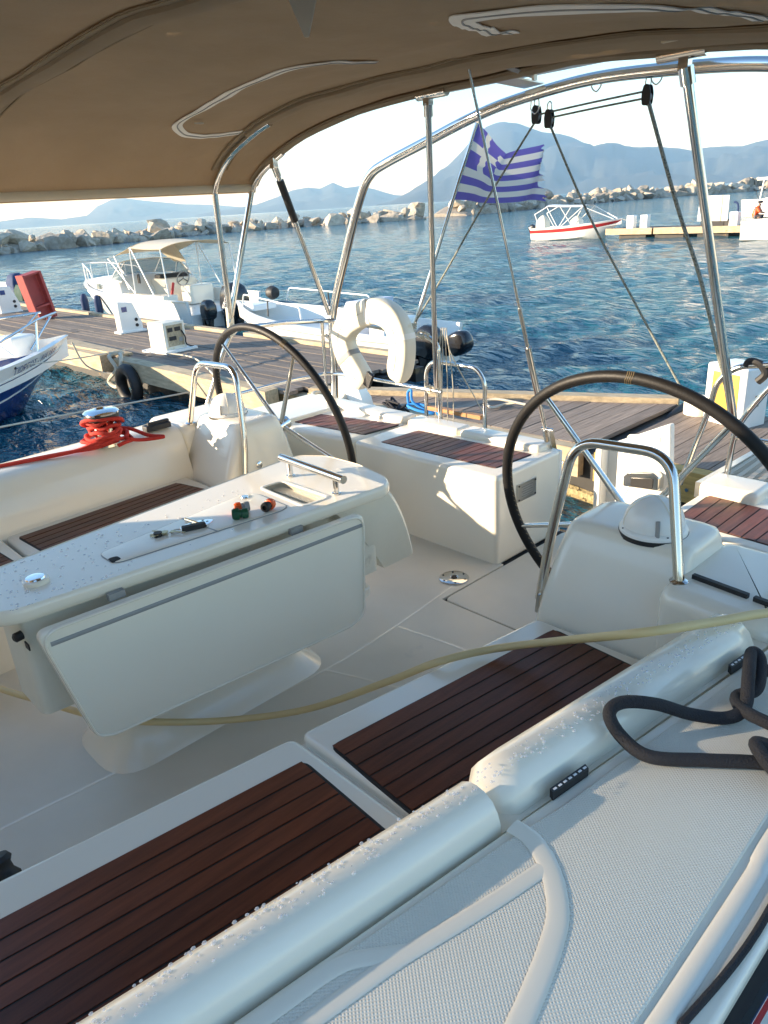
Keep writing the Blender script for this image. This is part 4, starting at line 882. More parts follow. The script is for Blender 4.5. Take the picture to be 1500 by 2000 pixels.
for i in range(NU):
    for j in range(NV):
        a = i*(NV+1)+j; fs.append((a, a+NV+1, a+NV+2, a+1)); s_ = int((j+.5)/NV*9); uu = (i+.5)/NU
        blue = s_ % 2 == 0
        if s_ < 5 and uu < .38:                       # canton with the white cross
            blue = not (s_ == 2 or .152 < uu < .228)
        fm.append(0 if blue else 1)
b.add(vs, fs); b.fm = fm
single(b, 'greek_flag', ['flag_blue', 'flag_white'], 'frayed blue and white striped flag with a cross canton flying from the flagstaff', 'flag', org=hu, ang=80)
# ---- tackle of ropes and blocks under the arch
TK = [('block', (1048, 222)), ('block', (1073, 230)), ('block', (1265, 183))]
labs = ['dark pulley block hanging left of a pair under the arch', 'dark pulley block on its side, right of a pair under the arch', 'dark pulley block at the right, below the arch, with a heavy rope leading down']
bp = []
for (nm, (px, py)), lab in zip(TK, labs):
    c = aty(px, py, 3.14); bp.append(c); t = thing('pulley_block', lab, 'pulley', c, 'tackle blocks under the arch')
    for s_ in (-1, 1):
        b = B(); b.prism([(-.016, -.042), (.016, -.042), (.02, 0), (.012, .034), (-.012, .034), (-.02, 0)], -.002, .002, .012, .001, lambda u, v, w: c+Vector((u, s_*.012+w, v))); b.build('cheek_plate', 'black', t)
    b = B(); b.lathe([(0, -.011), (.017, -.011), (.013, 0), (.017, .011), (0, .011)], c+Vector((0, 0, -.012)), (0, 1, 0), 16); b.build('sheave', 'grey', t)
    b = B(); b.tube(sm([c+Vector((-.012, 0, .03)), c+Vector((-.010, 0, .055)), c+Vector((0, 0, .064)), c+Vector((.010, 0, .055)), c+Vector((.012, 0, .03))], 5), .0028, 6); b.build('shackle', 'steel', t)
def rope(pts, r, mt, lab, nm='tackle_rope', grp='ropes of the stern tackle'):
    b = B(); b.tube(sm(pts, 8), r, 8); return single(b, nm, mt, lab, 'rope', grp)
rope([bp[0]+Vector((.01, 0, -.005)), lerp(bp[0], bp[2], .5)+Vector((0, 0, .004)), bp[2]+Vector((-.01, 0, .01))], .0042, 'grey_rope', 'upper of two flecked ropes running between the pulley blocks')
rope([bp[1]+Vector((.01, 0, .0)), lerp(bp[1], bp[2], .5)+Vector((0, 0, -.006)), bp[2]+Vector((-.01, 0, -.015))], .0042, 'grey_rope', 'lower of two flecked ropes running between the pulley blocks')
rope([bp[0]+Vector((-.005, 0, -.03)), aty(945, 400, 3.14), aty(868, 535, 3.13), aty(812, 628, 3.12)], .005, 'grey_rope', 'thin rope slanting down to the far rail behind the flag')
rope([bp[1]+Vector((.004, 0, -.03)), aty(1150, 420, 3.18), aty(1250, 610, 3.22), aty(1340, 775, 3.26)], .0055, 'grey_rope', 'thin flecked rope falling in mid picture towards the near wheel rim')
rope([bp[2]+Vector((.006, 0, -.03)), aty(1322, 400, 3.13), aty(1372, 560, 3.12), aty(1425, 790, 3.11)], .0085, 'grey_rope', 'heavy flecked rope falling beside the right-hand steel pole')
# ---- transom gate panel
G = thing('transom_gate', 'white moulded gate panel standing across the stern walkway, with a steel catch', 'gate', (-1.57, 3.0, 0))
gp = [aty(1178, 872, 3.0), aty(1310, 828, 3.0), aty(1308, 1000, 3.0), aty(1176, 1035, 3.0)]
b = B(); b.prism([(p.x, p.z) for p in gp], 0, .035, .018, .010, lambda u, v, w: Vector((u, 3.035-w, v))); gg = b.build('panel', 'white', G)
b = B(); b.prism([(-1.735, .05), (-1.70, .05), (-1.70, .56), (-1.735, .55)], 0, .11, .01, .008, lambda u, v, w: Vector((u, 3.05-w, v))); b.build('side_flange', 'white', gg)
b = B(); b.prism([(-1.735, .0), (-1.36, .0), (-1.36, .20), (-1.735, .20)], 0, .03, .01, .006, lambda u, v, w: Vector((u, 3.03-w, v))); b.build('lower_panel', 'white', gg)
c = aty(1253, 938, 2.96); b = B()
b.prism([(-.085, -.045), (.085, -.03), (.085, .03), (.055, .05), (-.06, .03), (-.085, .005)], 0, .05, .008, .006, lambda u, v, w: c+Vector((u, .04-w, v))); cb = b.build('catch_box', 'steel', gg)
b = B(); b.prism([(-.045, -.035), (.06, -.025), (.06, .022), (-.045, .004)], 0, .003, .004, 0, lambda u, v, w: c+Vector((u, -.0105-w, v))); b.build('catch_slot', 'black', cb)
c = aty(1255, 860, 2.99); b = B(); b.prism([(-.08, -.03), (.08, -.012), (.08, .035), (-.08, .012)], 0, .004, .02, .002, lambda u, v, w: c+Vector((u, .012-w, v))); b.build('hand_recess', 'gel_old', gg)
# ---- gangway
GW = thing('gangway', 'aluminium gangway with a perforated board reaching from the stern to the pontoon', 'gangway', (-1.4, 3.6, .1))
ga, gb_ = Vector((-1.10, 3.13, .44)), Vector((-1.66, 5.35, -.10)); ax = (gb_-ga).normalized(); sd = ax.cross(Vector((0, 0, 1))).normalized(); up_ = sd.cross(ax); Lg = (gb_-ga).length
for s_ in (-1, 1):
    b = B(); q = [ga+sd*(s_*.20-.02), ga+sd*(s_*.20+.02), gb_+sd*(s_*.20+.02), gb_+sd*(s_*.20-.02)]; b.hexa(q if (q[1]-q[0]).cross(q[2]-q[1]).z > 0 else q[::-1], .07); b.build('side_rail', 'alu', GW)
nb = 34
for j in range(nb):
    m0 = ga+ax*(Lg*(j+.12)/nb)-up_*.012; m1 = ga+ax*(Lg*(j+.62)/nb)-up_*.012
    b = B(); q = [m0-sd*.18, m0+sd*.18, m1+sd*.18, m1-sd*.18]; b.hexa(q if (q[1]-q[0]).cross(q[2]-q[1]).z > 0 else q[::-1], .012); b.build('tread_slat', 'grating', GW, smooth=False)
for j in range(7):
    s_ = -.162+.054*j; b = B(); q = [ga+sd*(s_-.012)-up_*.010, ga+sd*(s_+.012)-up_*.010, gb_+sd*(s_+.012)-up_*.010, gb_+sd*(s_-.012)-up_*.010]; b.hexa(q if (q[1]-q[0]).cross(q[2]-q[1]).z > 0 else q[::-1], .016); b.build('tread_bar', 'grating', GW, smooth=False)
# water drops on coaming, lid and table
rnd = random.Random(3); b = B()
def drop(p, r):
    n = 6; b.rings([[p+Vector((math.cos(2*math.pi*k/n)*r*q, math.sin(2*math.pi*k/n)*r*q*1.2, h*r)) for k in range(n)] for q, h in ((1, -.1), (.85, .28), (.4, .45))])
for _ in range(420):
    y = rnd.uniform(.1, 1.7); c = 1.462+.125*(y-.8); d = c+rnd.uniform(-.03, .015); drop(Vector((CX+d, y, .6635-4*max(0, abs(c-.008-d)-.008)**2)), rnd.uniform(.0012, .0038))
for _ in range(260):
    t_ = rnd.random(); y = lerp(.45, 1.4, t_**1.6); x = -2.18+rnd.uniform(-.17, .17); drop(Vector((x, y, .6865)), rnd.uniform(.0012, .0045)*(1.5 if rnd.random() < .1 else 1))
o = single(b, 'water_drops', 'drop', 'beads of water on the coaming and the table top', None, kind='stuff')
# ================================================================== PONTOONS
DZ = -.25
def pontoon(name, label, loc): return thing(name, label, 'pontoon', loc, 'floating pontoons')
# A: the pontoon behind the stern (planks run across it)
PA = pontoon('pontoon', 'grey planked pontoon right behind the stern, with a pale kerb along its far edge', (-3.5, 5.8, WZ))
def farA(x): return 5.02+(x+6.55)*(6.68-5.02)/(6.55-3.08) if x < -3.03 else 6.62+.10*(x+3.0)
x = -6.5; k = 0
while x < 3.2:
    w = .142; g = .008
    if not (-3.09 < x+w/2 < -2.97):
        y0 = 5.12; y1a, y1b = farA(x), farA(x+w-g)
        if y1b-y0 > .06:
            b = B(); dz = random.uniform(-.003, .003); b.hexa([(x, y0, DZ+dz), (x+w-g, y0, DZ+dz), (x+w-g, y1b, DZ+dz), (x, max(y1a, y0+.02), DZ+dz)], .035); b.build('plank', 'dock_y', PA, smooth=False)
    x += w; k += 1
for (xa, xb, yo) in ((-6.6, -3.10, 0), (-2.96, 3.2, 0)):
    b = B(); a_, c_ = Vector((xa, farA(xa), DZ+.05)), Vector((xb, farA(xb), DZ+.05))
    if xa < -5: b.hexa([a_+Vector((0, .02, 0)), c_+Vector((0, .02, 0)), c_+Vector((-.05, .16, 0)), a_+Vector((-.05, .16, 0))], .14); b.build('kerb_beam', 'beam', PA)
    b = B(); b.hexa([a_+Vector((0, .02, -.09)), c_+Vector((0, .02, -.09)), c_+Vector((-.03, .12, -.09)), a_+Vector((-.03, .12, -.09))], .25); b.build('edge_beam', 'beam', PA)
    b = B(); b.hexa([(xa, 5.0, DZ-.002), (xb, 5.0, DZ-.002), (xb, 5.115, DZ-.002), (xa, 5.115, DZ-.002)], .24); e = b.build('edge_beam', 'beam_new' if xa > -3 else 'beam', PA)
    for j in range(12):
        q = xa+(xb-xa)*(j+.5)/12; c = B(); c.lathe([(0, 0), (.018, 0), (.014, .008), (0, .008)], (q, 4.998, DZ-.08-.06*(j % 2)), (0, -1, 0), 8); c.build('bolt', 'steel', e)
b = B(); b.prism([(-6.3, 5.08), (3.0, 5.08), (3.0, 6.6), (-2.9, 6.6), (-3.2, 6.55)], -.95, DZ-.05, .02, .01); b.build('float', 'dark_float', PA)
b = B(); P = [Vector((-6.3+.12*j, 5.07, -.66)) for j in range(78)]; b.tube([p+Vector((0, .015*math.sin(i*1.9), .02*math.sin(i*1.3))) for i, p in enumerate(P)], .05, 8); b.build('mussel_crust', 'mussel', PA)
b = B(); b.tube(sm([(-3.04, 6.35, DZ-.08), (-3.04, 6.5, DZ-.04), (-3.05, 6.72, DZ-.02)], 4), .035, 10); b.build('joint_gap_shade', 'black', PA)  # black tube put in for the shade in the gap between sections
# B: the long pontoon on the left (planks run along it)
PB = pontoon('pontoon', 'long weathered pontoon on the left with white power posts, boards running lengthwise', (-14, 5.9, WZ))
rows = 15; y0, y1 = 4.90, 7.02
for r_ in range(rows):
    ya, yb = lerp(y0, y1, r_/rows), lerp(y0, y1, (r_+1)/rows)-.012; xe = -6.75+random.uniform(-.06, .04)-.10*(r_ < 3); cuts = [-26, -19.5+random.uniform(-.8, .8), -14.5+random.uniform(-.8, .8), -10.6+random.uniform(-.6, .6), xe]
    for xa, xb in zip(cuts, cuts[1:]):
        b = B(); dz = random.uniform(-.005, .005); b.hexa([(xa+.004, ya, DZ+dz), (xb-.004, ya, DZ+dz), (xb-.004, yb, DZ+dz), (xa+.004, yb, DZ+dz)], .04); b.build('plank', 'dock', PB, smooth=False)
for xa, xb in ((-26, -17.1), (-17.05, -11.35), (-10.9, -7.0)):
    b = B(); b.hexa([(xa, 4.70, DZ+.02), (xb, 4.70, DZ+.02), (xb, 4.885, DZ+.03), (xa, 4.885, DZ+.03)], .26); b.build('edge_beam', 'beam', PB)
    b = B(); b.hexa([(xa, 7.03, DZ+.05), (xb, 7.03, DZ+.05), (xb, 7.16, DZ+.05), (xa, 7.16, DZ+.05)], .26); b.build('edge_beam', 'beam', PB)
b = B(); b.hexa([(-13.4, 4.80, DZ+.055), (-10.95, 4.86, DZ+.055), (-10.95, 5.05, DZ+.05), (-13.4, 5.12, DZ+.05)], .035); b.build('worn_board', 'beam', PB)
b = B(); b.prism([(-26, 4.95), (-7.2, 4.95), (-7.0, 6.9), (-26, 6.9)], -1.0, DZ-.06, .02, .01); b.build('float', 'dark_float', PB)
for q in ((-6.85, 5.1), (-6.8, 5.7), (-6.8, 6.3), (-6.82, 6.9)):
    b = B(); b.box((q[0]-.3, q[1], DZ-.16), (.9, .16, .18)); b.build('end_joist', 'beam' if q[1] < 5.5 else 'dark_float', PB)
b = B(); b.tube([(-6.72, 5.0, -.50), (-6.5, 5.6, -.52), (-6.6, 6.6, -.55)], .12, 8); b.build('end_log', 'dark_float', PB)
# tyre fender, mooring lines
ty = Vector((-10.35, 4.63, -.56)); b = B(); b.tube([ty+Vector((math.cos(a)*.24, 0, math.sin(a)*.24)) for a in [2*math.pi*k/24 for k in range(24)]], .085, 10, closed=True); single(b, 'tyre_fender', 'black', 'black tyre hung as a fender on the edge of the left pontoon', 'tyre')
def line(pts, r, mt, lab, nm='mooring_line', grp='mooring lines'):
    b = B(); b.tube(sm(pts, 8), r, 6); return single(b, nm, mt, lab, 'rope', grp)
line([(-10.95, 4.9, -.18), (-10.9, 4.66, -.18), (-10.7, 4.64, -.35), (-10.95, 4.6, -.55), (-10.7, 4.62, -.6), (-10.6, 4.7, -.2), (-10.85, 4.8, -.17)], .03, 'white_rope', 'pale rope bound round the pontoon edge beside the tyre')
line([atz(430, 745, -.2), atz(380, 700, -.22), atz(325, 690, -.2)], .012, 'white_rope', 'thin pale rope lying across the left pontoon towards the beige box')
line([(-11.40, 4.35, .03), atz(170, 715, -.35), atz(230, 732, -.5), atz(280, 722, -.35), (-10.8, 4.75, -.2)], .014, 'white_rope', 'slack pale line from the blue boat bow to the pontoon edge')
line([atz(0, 718, .0), atz(150, 700, -.05), atz(260, 680, -.18)], .008, 'white_rope', 'thin taut line passing in front of the blue boat bow')
line([atz(-40, 842, -.3), atz(150, 806, -.4), atz(400, 760, -.45), atz(560, 720, -.3)], .011, 'white_rope', 'taut pale line low over the water before the blue boat')
line([atz(1010, 786, -.2), atz(985, 790, -.23), atz(960, 796, -.22), atz(950, 784, -.2), atz(975, 780, -.18), atz(1035, 792, -.2)], .012, 'white_rope', 'loose white rope loop on the kerb of the stern pontoon')
# objects on the pontoons
def power_post(c, s, lab, rz=0):
    t = thing('power_post', lab, 'power post', c, 'white pontoon power posts', True, rz)
    b = B(); b.prism([(-.21, 0), (.21, 0), (.21, .16), (.08, .52), (-.21, .56)], -.10, .10, .015, .01, lambda u, v, w: Vector((w, u, v))*s); b.build('cabinet', 'white', t)
    b = B(); b.box(Vector((-.0, -.215, .30))*s, (.15*s, .006, .42*s)); b.build('sunlit_face_tint', 'white_dirty', t)  # yellowish plate, low sunlight on this face put into its colour
    b = B(); b.box(Vector((.103, -.10, .42))*s, (.006, .10*s, .09*s)); b.build('sticker', 'blue_hull', t)
    for q in (.22, .12): b = B(); b.lathe([(0, 0), (.032*s, 0), (.028*s, .015), (0, .015)], Vector((.10, .10, q))*s, (1, 0, 0), 12); b.build('socket', 'black', t)
    b = B(); b.prism([(-.14, -.26), (.14, -.26), (.14, .26), (-.14, .26)], 0, .03, .01, .004); b.build('base', 'white', t)
power_post((-13.45, 6.25, DZ), 1.0, 'white power post on the left pontoon, in front of the cabin cruiser')
power_post((-20.0, 6.3, DZ), 1.15, 'white power post at the left edge of the picture, left of the red steel frame')
c = Vector((-10.85, 5.62, DZ)); t = thing('meter_box', 'stained cream meter box with its front open on the left pontoon', 'box', c, None, True, .15)
b = B(); b.prism([(-.20, -.20), (.20, -.20), (.20, .20), (-.20, .20)], .03, .44, .02, .012); b.build('housing', 'white_dirty', t)
b = B(); b.box((.203, 0, .24), (.006, .30, .32)); b.build('open_front', 'beam', t)
for q, z_, w_ in ((-.09, .33, .09), (.05, .33, .11), (-.06, .20, .13), (.09, .17, .06)): b = B(); b.box((.208, q, z_), (.012, w_, .06)); b.build('socket', 'black' if q < .08 else 'grey', t)
b = B(); b.tube(sm([(.21, .12, .30), (.25, .14, .2), (.24, .16, .08), (.26, .3, .02)], 6), .012, 8); b.build('cable', 'black', t)
b = B(); b.prism([(-.30, -.30), (.32, -.30), (.32, .30), (-.30, .30)], 0, .035, .01, .004); b.build('base', 'white', t)
c = Vector((-17.5, 6.2, DZ)); t = thing('steel_frame', 'red painted steel H-section frame leaning upright on the left pontoon', 'steel frame', c, None, True, .25)
tl = Matrix.Rotation(R(10), 3, 'X')
def fr_(p): return tl @ Vector(p)
for nm, cc, dd in (('web_plate', (0, .02, .5), (.03, .28, 1.0)), ('flange', (.0, .20, .5), (.30, .06, 1.0)), ('flange', (0, -.20, .62), (.26, .05, .78)), ('cross_plate', (0, 0, .98), (.26, .40, .04)), ('cross_plate', (0, 0, .30), (.26, .40, .04)), ('cross_plate', (0, .08, .02), (.28, .26, .04))):
    b = B(); b.box((0, 0, 0), dd); b.v = [fr_(v+Vector(cc)) for v in b.v]; b.build(nm, 'redsteel', t, smooth=False)
c = Vector((-2.46, 6.40, DZ)); t = thing('power_post', 'white dock power post with a yellow panel on the stern pontoon at right', 'power post', c, 'white pontoon power posts', True, -.35)
b = B(); b.prism([(-.21, -.15), (.21, -.15), (.19, .15), (-.19, .15)], 0, .50, .02, .02); b.build('cabinet', 'white', t)
b = B(); b.prism([(-.14, .13), (.15, .13), (.14, .44), (-.13, .44)], 0, .006, .006, .002, lambda u, v, w: Vector((u, -.15-w, v))); b.build('yellow_panel', 'yellow', t)
b = B(); b.lathe([(0, 0), (.012, 0), (0, .006)], (.02, -.156, .40), (0, -1, 0), 8); b.build('lock', 'black', t)
b = B(); b.box((.205, 0, .22), (.02, .03, .09)); b.build('hinge', 'beam', t)
b = B(); b.lathe([(0, 0), (.12, 0), (.12, .12), (.10, .15), (0, .15)], (-.36, -.05, 0), seg=16); b.build('tap_cover', 'white_dirty', t)
# white pylon, rope coil and tangled lines on the pontoon
c = Vector((-5.55, 4.72, -.22)); t = thing('dock_pylon', 'white tapered plastic pylon standing behind the far transom seat, under the horseshoe buoy', 'pylon', c, None, True, .5)
b = B(); b.rings([[Vector((x_*s, y_*s*.7, z_)) for x_, y_ in ((-1, -1), (1, -1), (1, 1), (-1, 1))] for z_, s in ((0, .20), (.10, .185), (.2, .14), (.28, .11), (.34, .10))]); b.build('pylon_body', 'white', t, ang=20)
b = B(); b.prism([(-.22, -.16), (.22, -.16), (.22, .16), (-.22, .16)], -.03, .01, .02, .01); b.build('pylon_base', 'white', t)
rc = Vector((-5.65, 4.55, -.20)); b = B(); P = []
for i in range(170):
    a = i*.21; r_ = .20-.0004*i+.018*math.sin(i*.31); P.append(rc+Vector((r_*math.cos(a)*1.25, r_*math.sin(a), .02+.00075*i+.012*math.sin(i*.5))))
b.tube(P, .019, 8); single(b, 'rope_coil', 'white_rope', 'thick cream rope coiled in a heap behind the far transom seat', 'rope')
b = B(); rnd = random.Random(11)
for k in range(2): b.tube(sm([Vector((-5.05, 4.90, -.21))+Vector((rnd.uniform(-.16, .10), rnd.uniform(-.08, .08), rnd.uniform(0, .10))) for _ in range(14)], 6), .011, 6)
single(b, 'black_tangle', 'black_rope', 'tangle of black rope on the stern pontoon beside the blue rope', 'rope')
b = B(); b.tube(sm([Vector((-4.90, 4.95, -.20))+Vector(q) for q in [(-.05, 0, .02), (-.08, .02, .16), (-.03, .02, .20), (.0, .0, .10), (.12, .03, .03), (.26, .0, .02), (.10, -.05, .04), (-.05, -.02, .06), (.05, .04, .07), (.2, .06, .04), (.32, .02, .01)]], 6), .013, 8); single(b, 'blue_rope', 'blue_rope', 'bright blue rope heaped on the stern pontoon', 'rope')

# ================================================================== BOATS
def hull(b, L, Bm, F0, F1, nose=2.1, tr=.86, draft=.3, wall=.28, flare=.80, n=18, rake=.12):
    """open-topped hull, x forward from the transom, z from the waterline"""
    R_ = []
    for i in range(n+1):
        t = i/n; hb = Bm/2*(tr+(1-tr)*math.sin(min(1, t/.5)*math.pi/2))*(1 if t < .42 else max(.012, 1-((t-.42)/.58)**nose))
        zs = F0+(F1-F0)*t**1.8; x = L*t; xk = x-L*rake*t**4; zk = -draft+(zs*.55+draft)*max(0, (t-.70)/.30)**2.2; zc = .02+.55*zs*t**3; fl = flare-.25*t**2
        wl = min(wall, zs*.6); ib = max(.008, hb-.08)
        R_.append([Vector((x, hb, zs)), Vector((x-.25*(x-xk), hb*lerp(1, fl, .5)+0, lerp(zs, zc, .45))), Vector((x-.7*(x-xk), hb*fl, zc)), Vector((xk, 0, zk)), Vector((x-.7*(x-xk), -hb*fl, zc)), Vector((x-.25*(x-xk), -hb*lerp(1, fl, .5), lerp(zs, zc, .45))), Vector((x, -hb, zs)), Vector((x-.03*t, -ib, zs+.01)), Vector((x-.06*t, -ib*.96, zs-wl)), Vector((x-.06*t, ib*.96, zs-wl)), Vector((x-.03*t, ib, zs+.01))])
    b.rings(R_); return R_
def sheer_strip(R_, z0, z1, off, side, idx=(0, 1)):
    """band on the topsides between fractions z0..z1 of the upper strake"""
    b = B(); rings = []
    for r in R_:
        a, c = (r[0], r[1]) if side > 0 else (r[6], r[5]); o = Vector((0, side*off, 0)); rings.append([a.lerp(c, z0)+o, a.lerp(c, z1)+o, a.lerp(c, z1)-o, a.lerp(c, z0)-o])
    b.rings(rings); return b
def outboard(t, c, s=1., tilt=0., brand=None, steer=0., mt='motor'):
    """parts: cowl, midsection, gearcase, propeller, bracket; c = top of the transom, x aft is negative"""
    c = Vector(c); Mx = Matrix.Rotation(steer, 3, 'Z') @ Matrix.Rotation(-tilt, 3, 'Y'); f = lambda p: c+Mx @ (Vector(p)*s)
    b = B(); rings = []
    for z, x0, x1, w in ((.02, -.40, .02, .13), (.08, -.46, .05, .17), (.25, -.50, .06, .19), (.42, -.49, .03, .185), (.54, -.44, -.03, .16), (.60, -.36, -.10, .11), (.615, -.30, -.16, .06)):
        rings.append([f((px, py, z)) for px, py in roundpoly([(x0, -w), (x1, -w), (x1, w), (x0, w)], .12, 5)])
    b.rings(rings); cw = b.build('cowl', mt, t, ang=60)
    b = B(); b.rings([[f((px, py, z)) for px, py in roundpoly([(x0, -w), (x1, -w), (x1, w), (x0, w)], .05, 4)] for z, x0, x1, w in ((.04, -.36, -.06, .10), (-.25, -.33, -.12, .06), (-.55, -.32, -.14, .05), (-.75, -.32, -.15, .04))]); b.build('midsection', mt, t)
    b = B(); b.rings([[f((x, r_*math.cos(a), -.74+r_*math.sin(a))) for a in [2*math.pi*k/10 for k in range(10)]] for x, r_ in ((.0, .01), (-.08, .055), (-.30, .06), (-.42, .04))]); b.rings([[f((px, py, z)) for px, py in ((-.12, -.01), (-.30, -.012), (-.30, .012), (-.12, .01))] for z in (-.75, -.95)]); b.build('gearcase', mt, t)
    b = B()
    for k in range(3):
        a = 2*math.pi*k/3; d1 = Vector((0, math.cos(a), math.sin(a))); d2 = Vector((0, -math.sin(a), math.cos(a))); q = Vector((-.45, 0, -.74))
        P = [q+d1*.03-d2*.02, q+d1*.14-d2*.07+Vector((.04, 0, 0)), q+d1*.15+d2*.05-Vector((.04, 0, 0)), q+d1*.03+d2*.03]; b.add([f(p) for p in P]+[f(p-Vector((.008, 0, 0))) for p in P], [(0, 1, 2, 3), (7, 6, 5, 4), (0, 4, 5, 1), (1, 5, 6, 2), (2, 6, 7, 3), (3, 7, 4, 0)])
    b.build('propeller', 'grey', t)
    b = B(); b.box(c+Vector((.0, 0, -.16))*s, Vector((.12, .22, .40))*s); b.build('bracket', mt, t)
    if brand:
        m_ = Matrix.Translation(f((-.235, .192, .33))) @ Mx.to_4x4() @ Matrix(((-1, 0, 0, 0), (0, 0, 1, 0), (0, 1, 0, 0), (0, 0, 0, 1))) @ Matrix.Rotation(.9, 4, 'Z'); text('brand_lettering', brand, .11*s, 'white_print', t, m_)
    return cw
def rail(t, pts, r, mt='steel', nm='rail', rad=.1):
    b = B(); b.tube(bend(pts, rad), r, 8); return b.build(nm, mt, t)
def canopy_cloth(t, nm, mt, x0, x1, hw, z0, z1, crown, n=10, th=.01):
    b = B(); vs = []
    for i in range(n+1):
        x = lerp(x0, x1, i/n)
        for j in range(13):
            v = -1+2*j/12; z = lerp(z0, z1, i/n)+crown*(1-abs(v)**3)-.02*math.sin(math.pi*i/n); vs.append(Vector((x, v*hw, z)))
    fs = [(i*13+j, (i+1)*13+j, (i+1)*13+j+1, i*13+j+1) for i in range(n) for j in range(12)]; m_ = len(vs)
    b.add(vs+[v+Vector((0, 0, th)) for v in vs], [tuple(reversed(f)) for f in fs]+[tuple(k+m_ for k in f) for f in fs]); return b.build(nm, mt, t, ang=60)

# ---- cabin cruiser (bow to the left)
CR = thing('cabin_cruiser', 'white cabin cruiser with cream canopy and big black outboard, across the left pontoon', 'motorboat', (-15.3, 9.5, WZ), None, True, math.pi+.02)
CR.scale = (.92, 1, 1)
b = B(); RR = hull(b, 7.7, 2.3, .62, .86, 2.3, .9, .3, .30, .86); hl_ = b.build('hull', 'white', CR, ang=35)
for s_ in (1, -1): sheer_strip(RR, -.02, .10, .02, s_).build('rubbing_strake', 'white_dirty', hl_)
b = B(); rings = []                                      # foredeck cabin
for x, hw, z in ((3.2, .92, .66), (3.5, .88, 1.03), (4.2, .80, 1.06), (5.2, .66, 1.02), (6.2, .45, .94), (7.0, .18, .84)):
    rings.append([Vector((x, hw*k, lerp(.55, z, q))) for k, q in ((1.06, 0), (1, .55), (.86, .9), (.5, 1), (-.5, 1), (-.86, .9), (-1, .55), (-1.06, 0))])
b.rings(rings); cab = b.build('cabin', 'white', CR, ang=50)
for s_ in (1, -1): b = B(); b.prism([(4.55, .74), (4.95, .74), (4.95, .88), (4.55, .88)], 0, .012, .03, .004, lambda u, v, w: Vector((u, s_*(.80-.12*(u-4.5)+w), v))); b.build('porthole', 'tint', cab)
b = B(); P0 = [Vector((x, y, z)) for x, y, z in ((2.6, .96, .98), (3.3, .92, 1.02), (3.75, .55, 1.06), (3.85, 0, 1.07), (3.75, -.55, 1.06), (3.3, -.92, 1.02), (2.6, -.96, .98))]; P1 = [Vector((x, y, z)) for x, y, z in ((2.5, .86, 1.12), (2.9, .82, 1.36), (3.2, .5, 1.42), (3.3, 0, 1.43), (3.2, -.5, 1.42), (2.9, -.82, 1.36), (2.5, -.86, 1.12))]
b.add(P0+P1, [(i, i+1, i+8, i+7) for i in range(6)]); ws = b.build('windscreen', 'tint', CR, smooth=False)
b = B(); b.tube(sm(P1, 4), .018, 8); b.tube(sm(P0, 4), .016, 8)
for i in (1, 2, 4, 5): b.tube([P0[i], P1[i]], .014, 6)
b.build('windscreen_frame', 'white', ws)
b = B(); b.prism([(.55, .55), (1.2, .70), (2.75, .72), (2.75, .95), (.55, .95)], .38, .70, .05, .03); b.build('side_bench', 'gel', CR)
b = B(); b.prism([(2.2, -.95), (3.1, -.95), (3.1, -.05), (2.2, -.05)], .35, .95, .12, .05); b.build('helm_console', 'gel', CR)
b = B(); b.prism([(2.5, -.9), (2.95, -.9), (2.95, -.1), (2.6, -.1)], .95, 1.04, .06, .03); b.build('dashboard', 'black', CR)
b = B(); c = Vector((2.15, -.50, .92)); b.tube([c+Vector((-.06*math.cos(a), math.cos(a)*0+.17*math.sin(a), .17*math.cos(a))) for a in [2*math.pi*k/20 for k in range(20)]], .014, 8, closed=True); hw_ = b.build('helm_wheel', 'grey', CR)
for k in range(3): a = 2*math.pi*k/3; b = B(); b.tube([c, c+Vector((-.06*math.cos(a), .17*math.sin(a), .17*math.cos(a)))], .009, 6); b.build('wheel_spoke', 'black', hw_)
b = B(); b.prism([(1.25, -.85), (1.75, -.85), (1.75, -.15), (1.25, -.15)], .36, .80, .10, .04); b.build('helm_seat', 'gel', CR)
b = B(); b.tube([(2.05, -.15, .85), (1.95, .0, .55)], .035, 8); b.build('life_vest', 'red', CR)
b = B(); b.box((2.7, .45, 1.0), (.10, .03, .22)); b.build('grab_handle', 'black', CR)
c1 = canopy_cloth(CR, 'canopy_front', 'cream', 1.9, 3.35, .90, 1.78, 1.50, .10); c2 = canopy_cloth(CR, 'canopy_aft', 'cream', .35, 1.95, .92, 1.72, 1.76, .12)
b = B(); b.add([(2.45, -.5, 1.83), (3.15, -.5, 1.56), (3.05, -.80, 1.3), (2.5, -.85, 1.3), (2.45, -.5, 1.84), (3.15, -.5, 1.57), (3.05, -.81, 1.3), (2.5, -.86, 1.3)], [(0, 1, 2, 3), (7, 6, 5, 4)]); b.build('side_curtain', 'cream', CR)
for s_ in (1, -1):
    for a_, c_ in (((2.0, s_*.93, .72), (1.95, s_*.91, 1.77)), ((2.0, s_*.93, .72), (3.3, s_*.89, 1.51)), ((2.6, s_*.93, .90), (.9, s_*.91, 1.74)) if 0 else ((2.3, s_*.93, .80), (2.9, s_*.9, 1.58)), ((.25, s_*.95, .70), (.38, s_*.92, 1.72)), ((1.0, s_*.95, .72), (1.9, s_*.91, 1.76))):
        b = B(); b.tube([a_, c_], .016, 8); b.build('canopy_tube', 'white', CR)
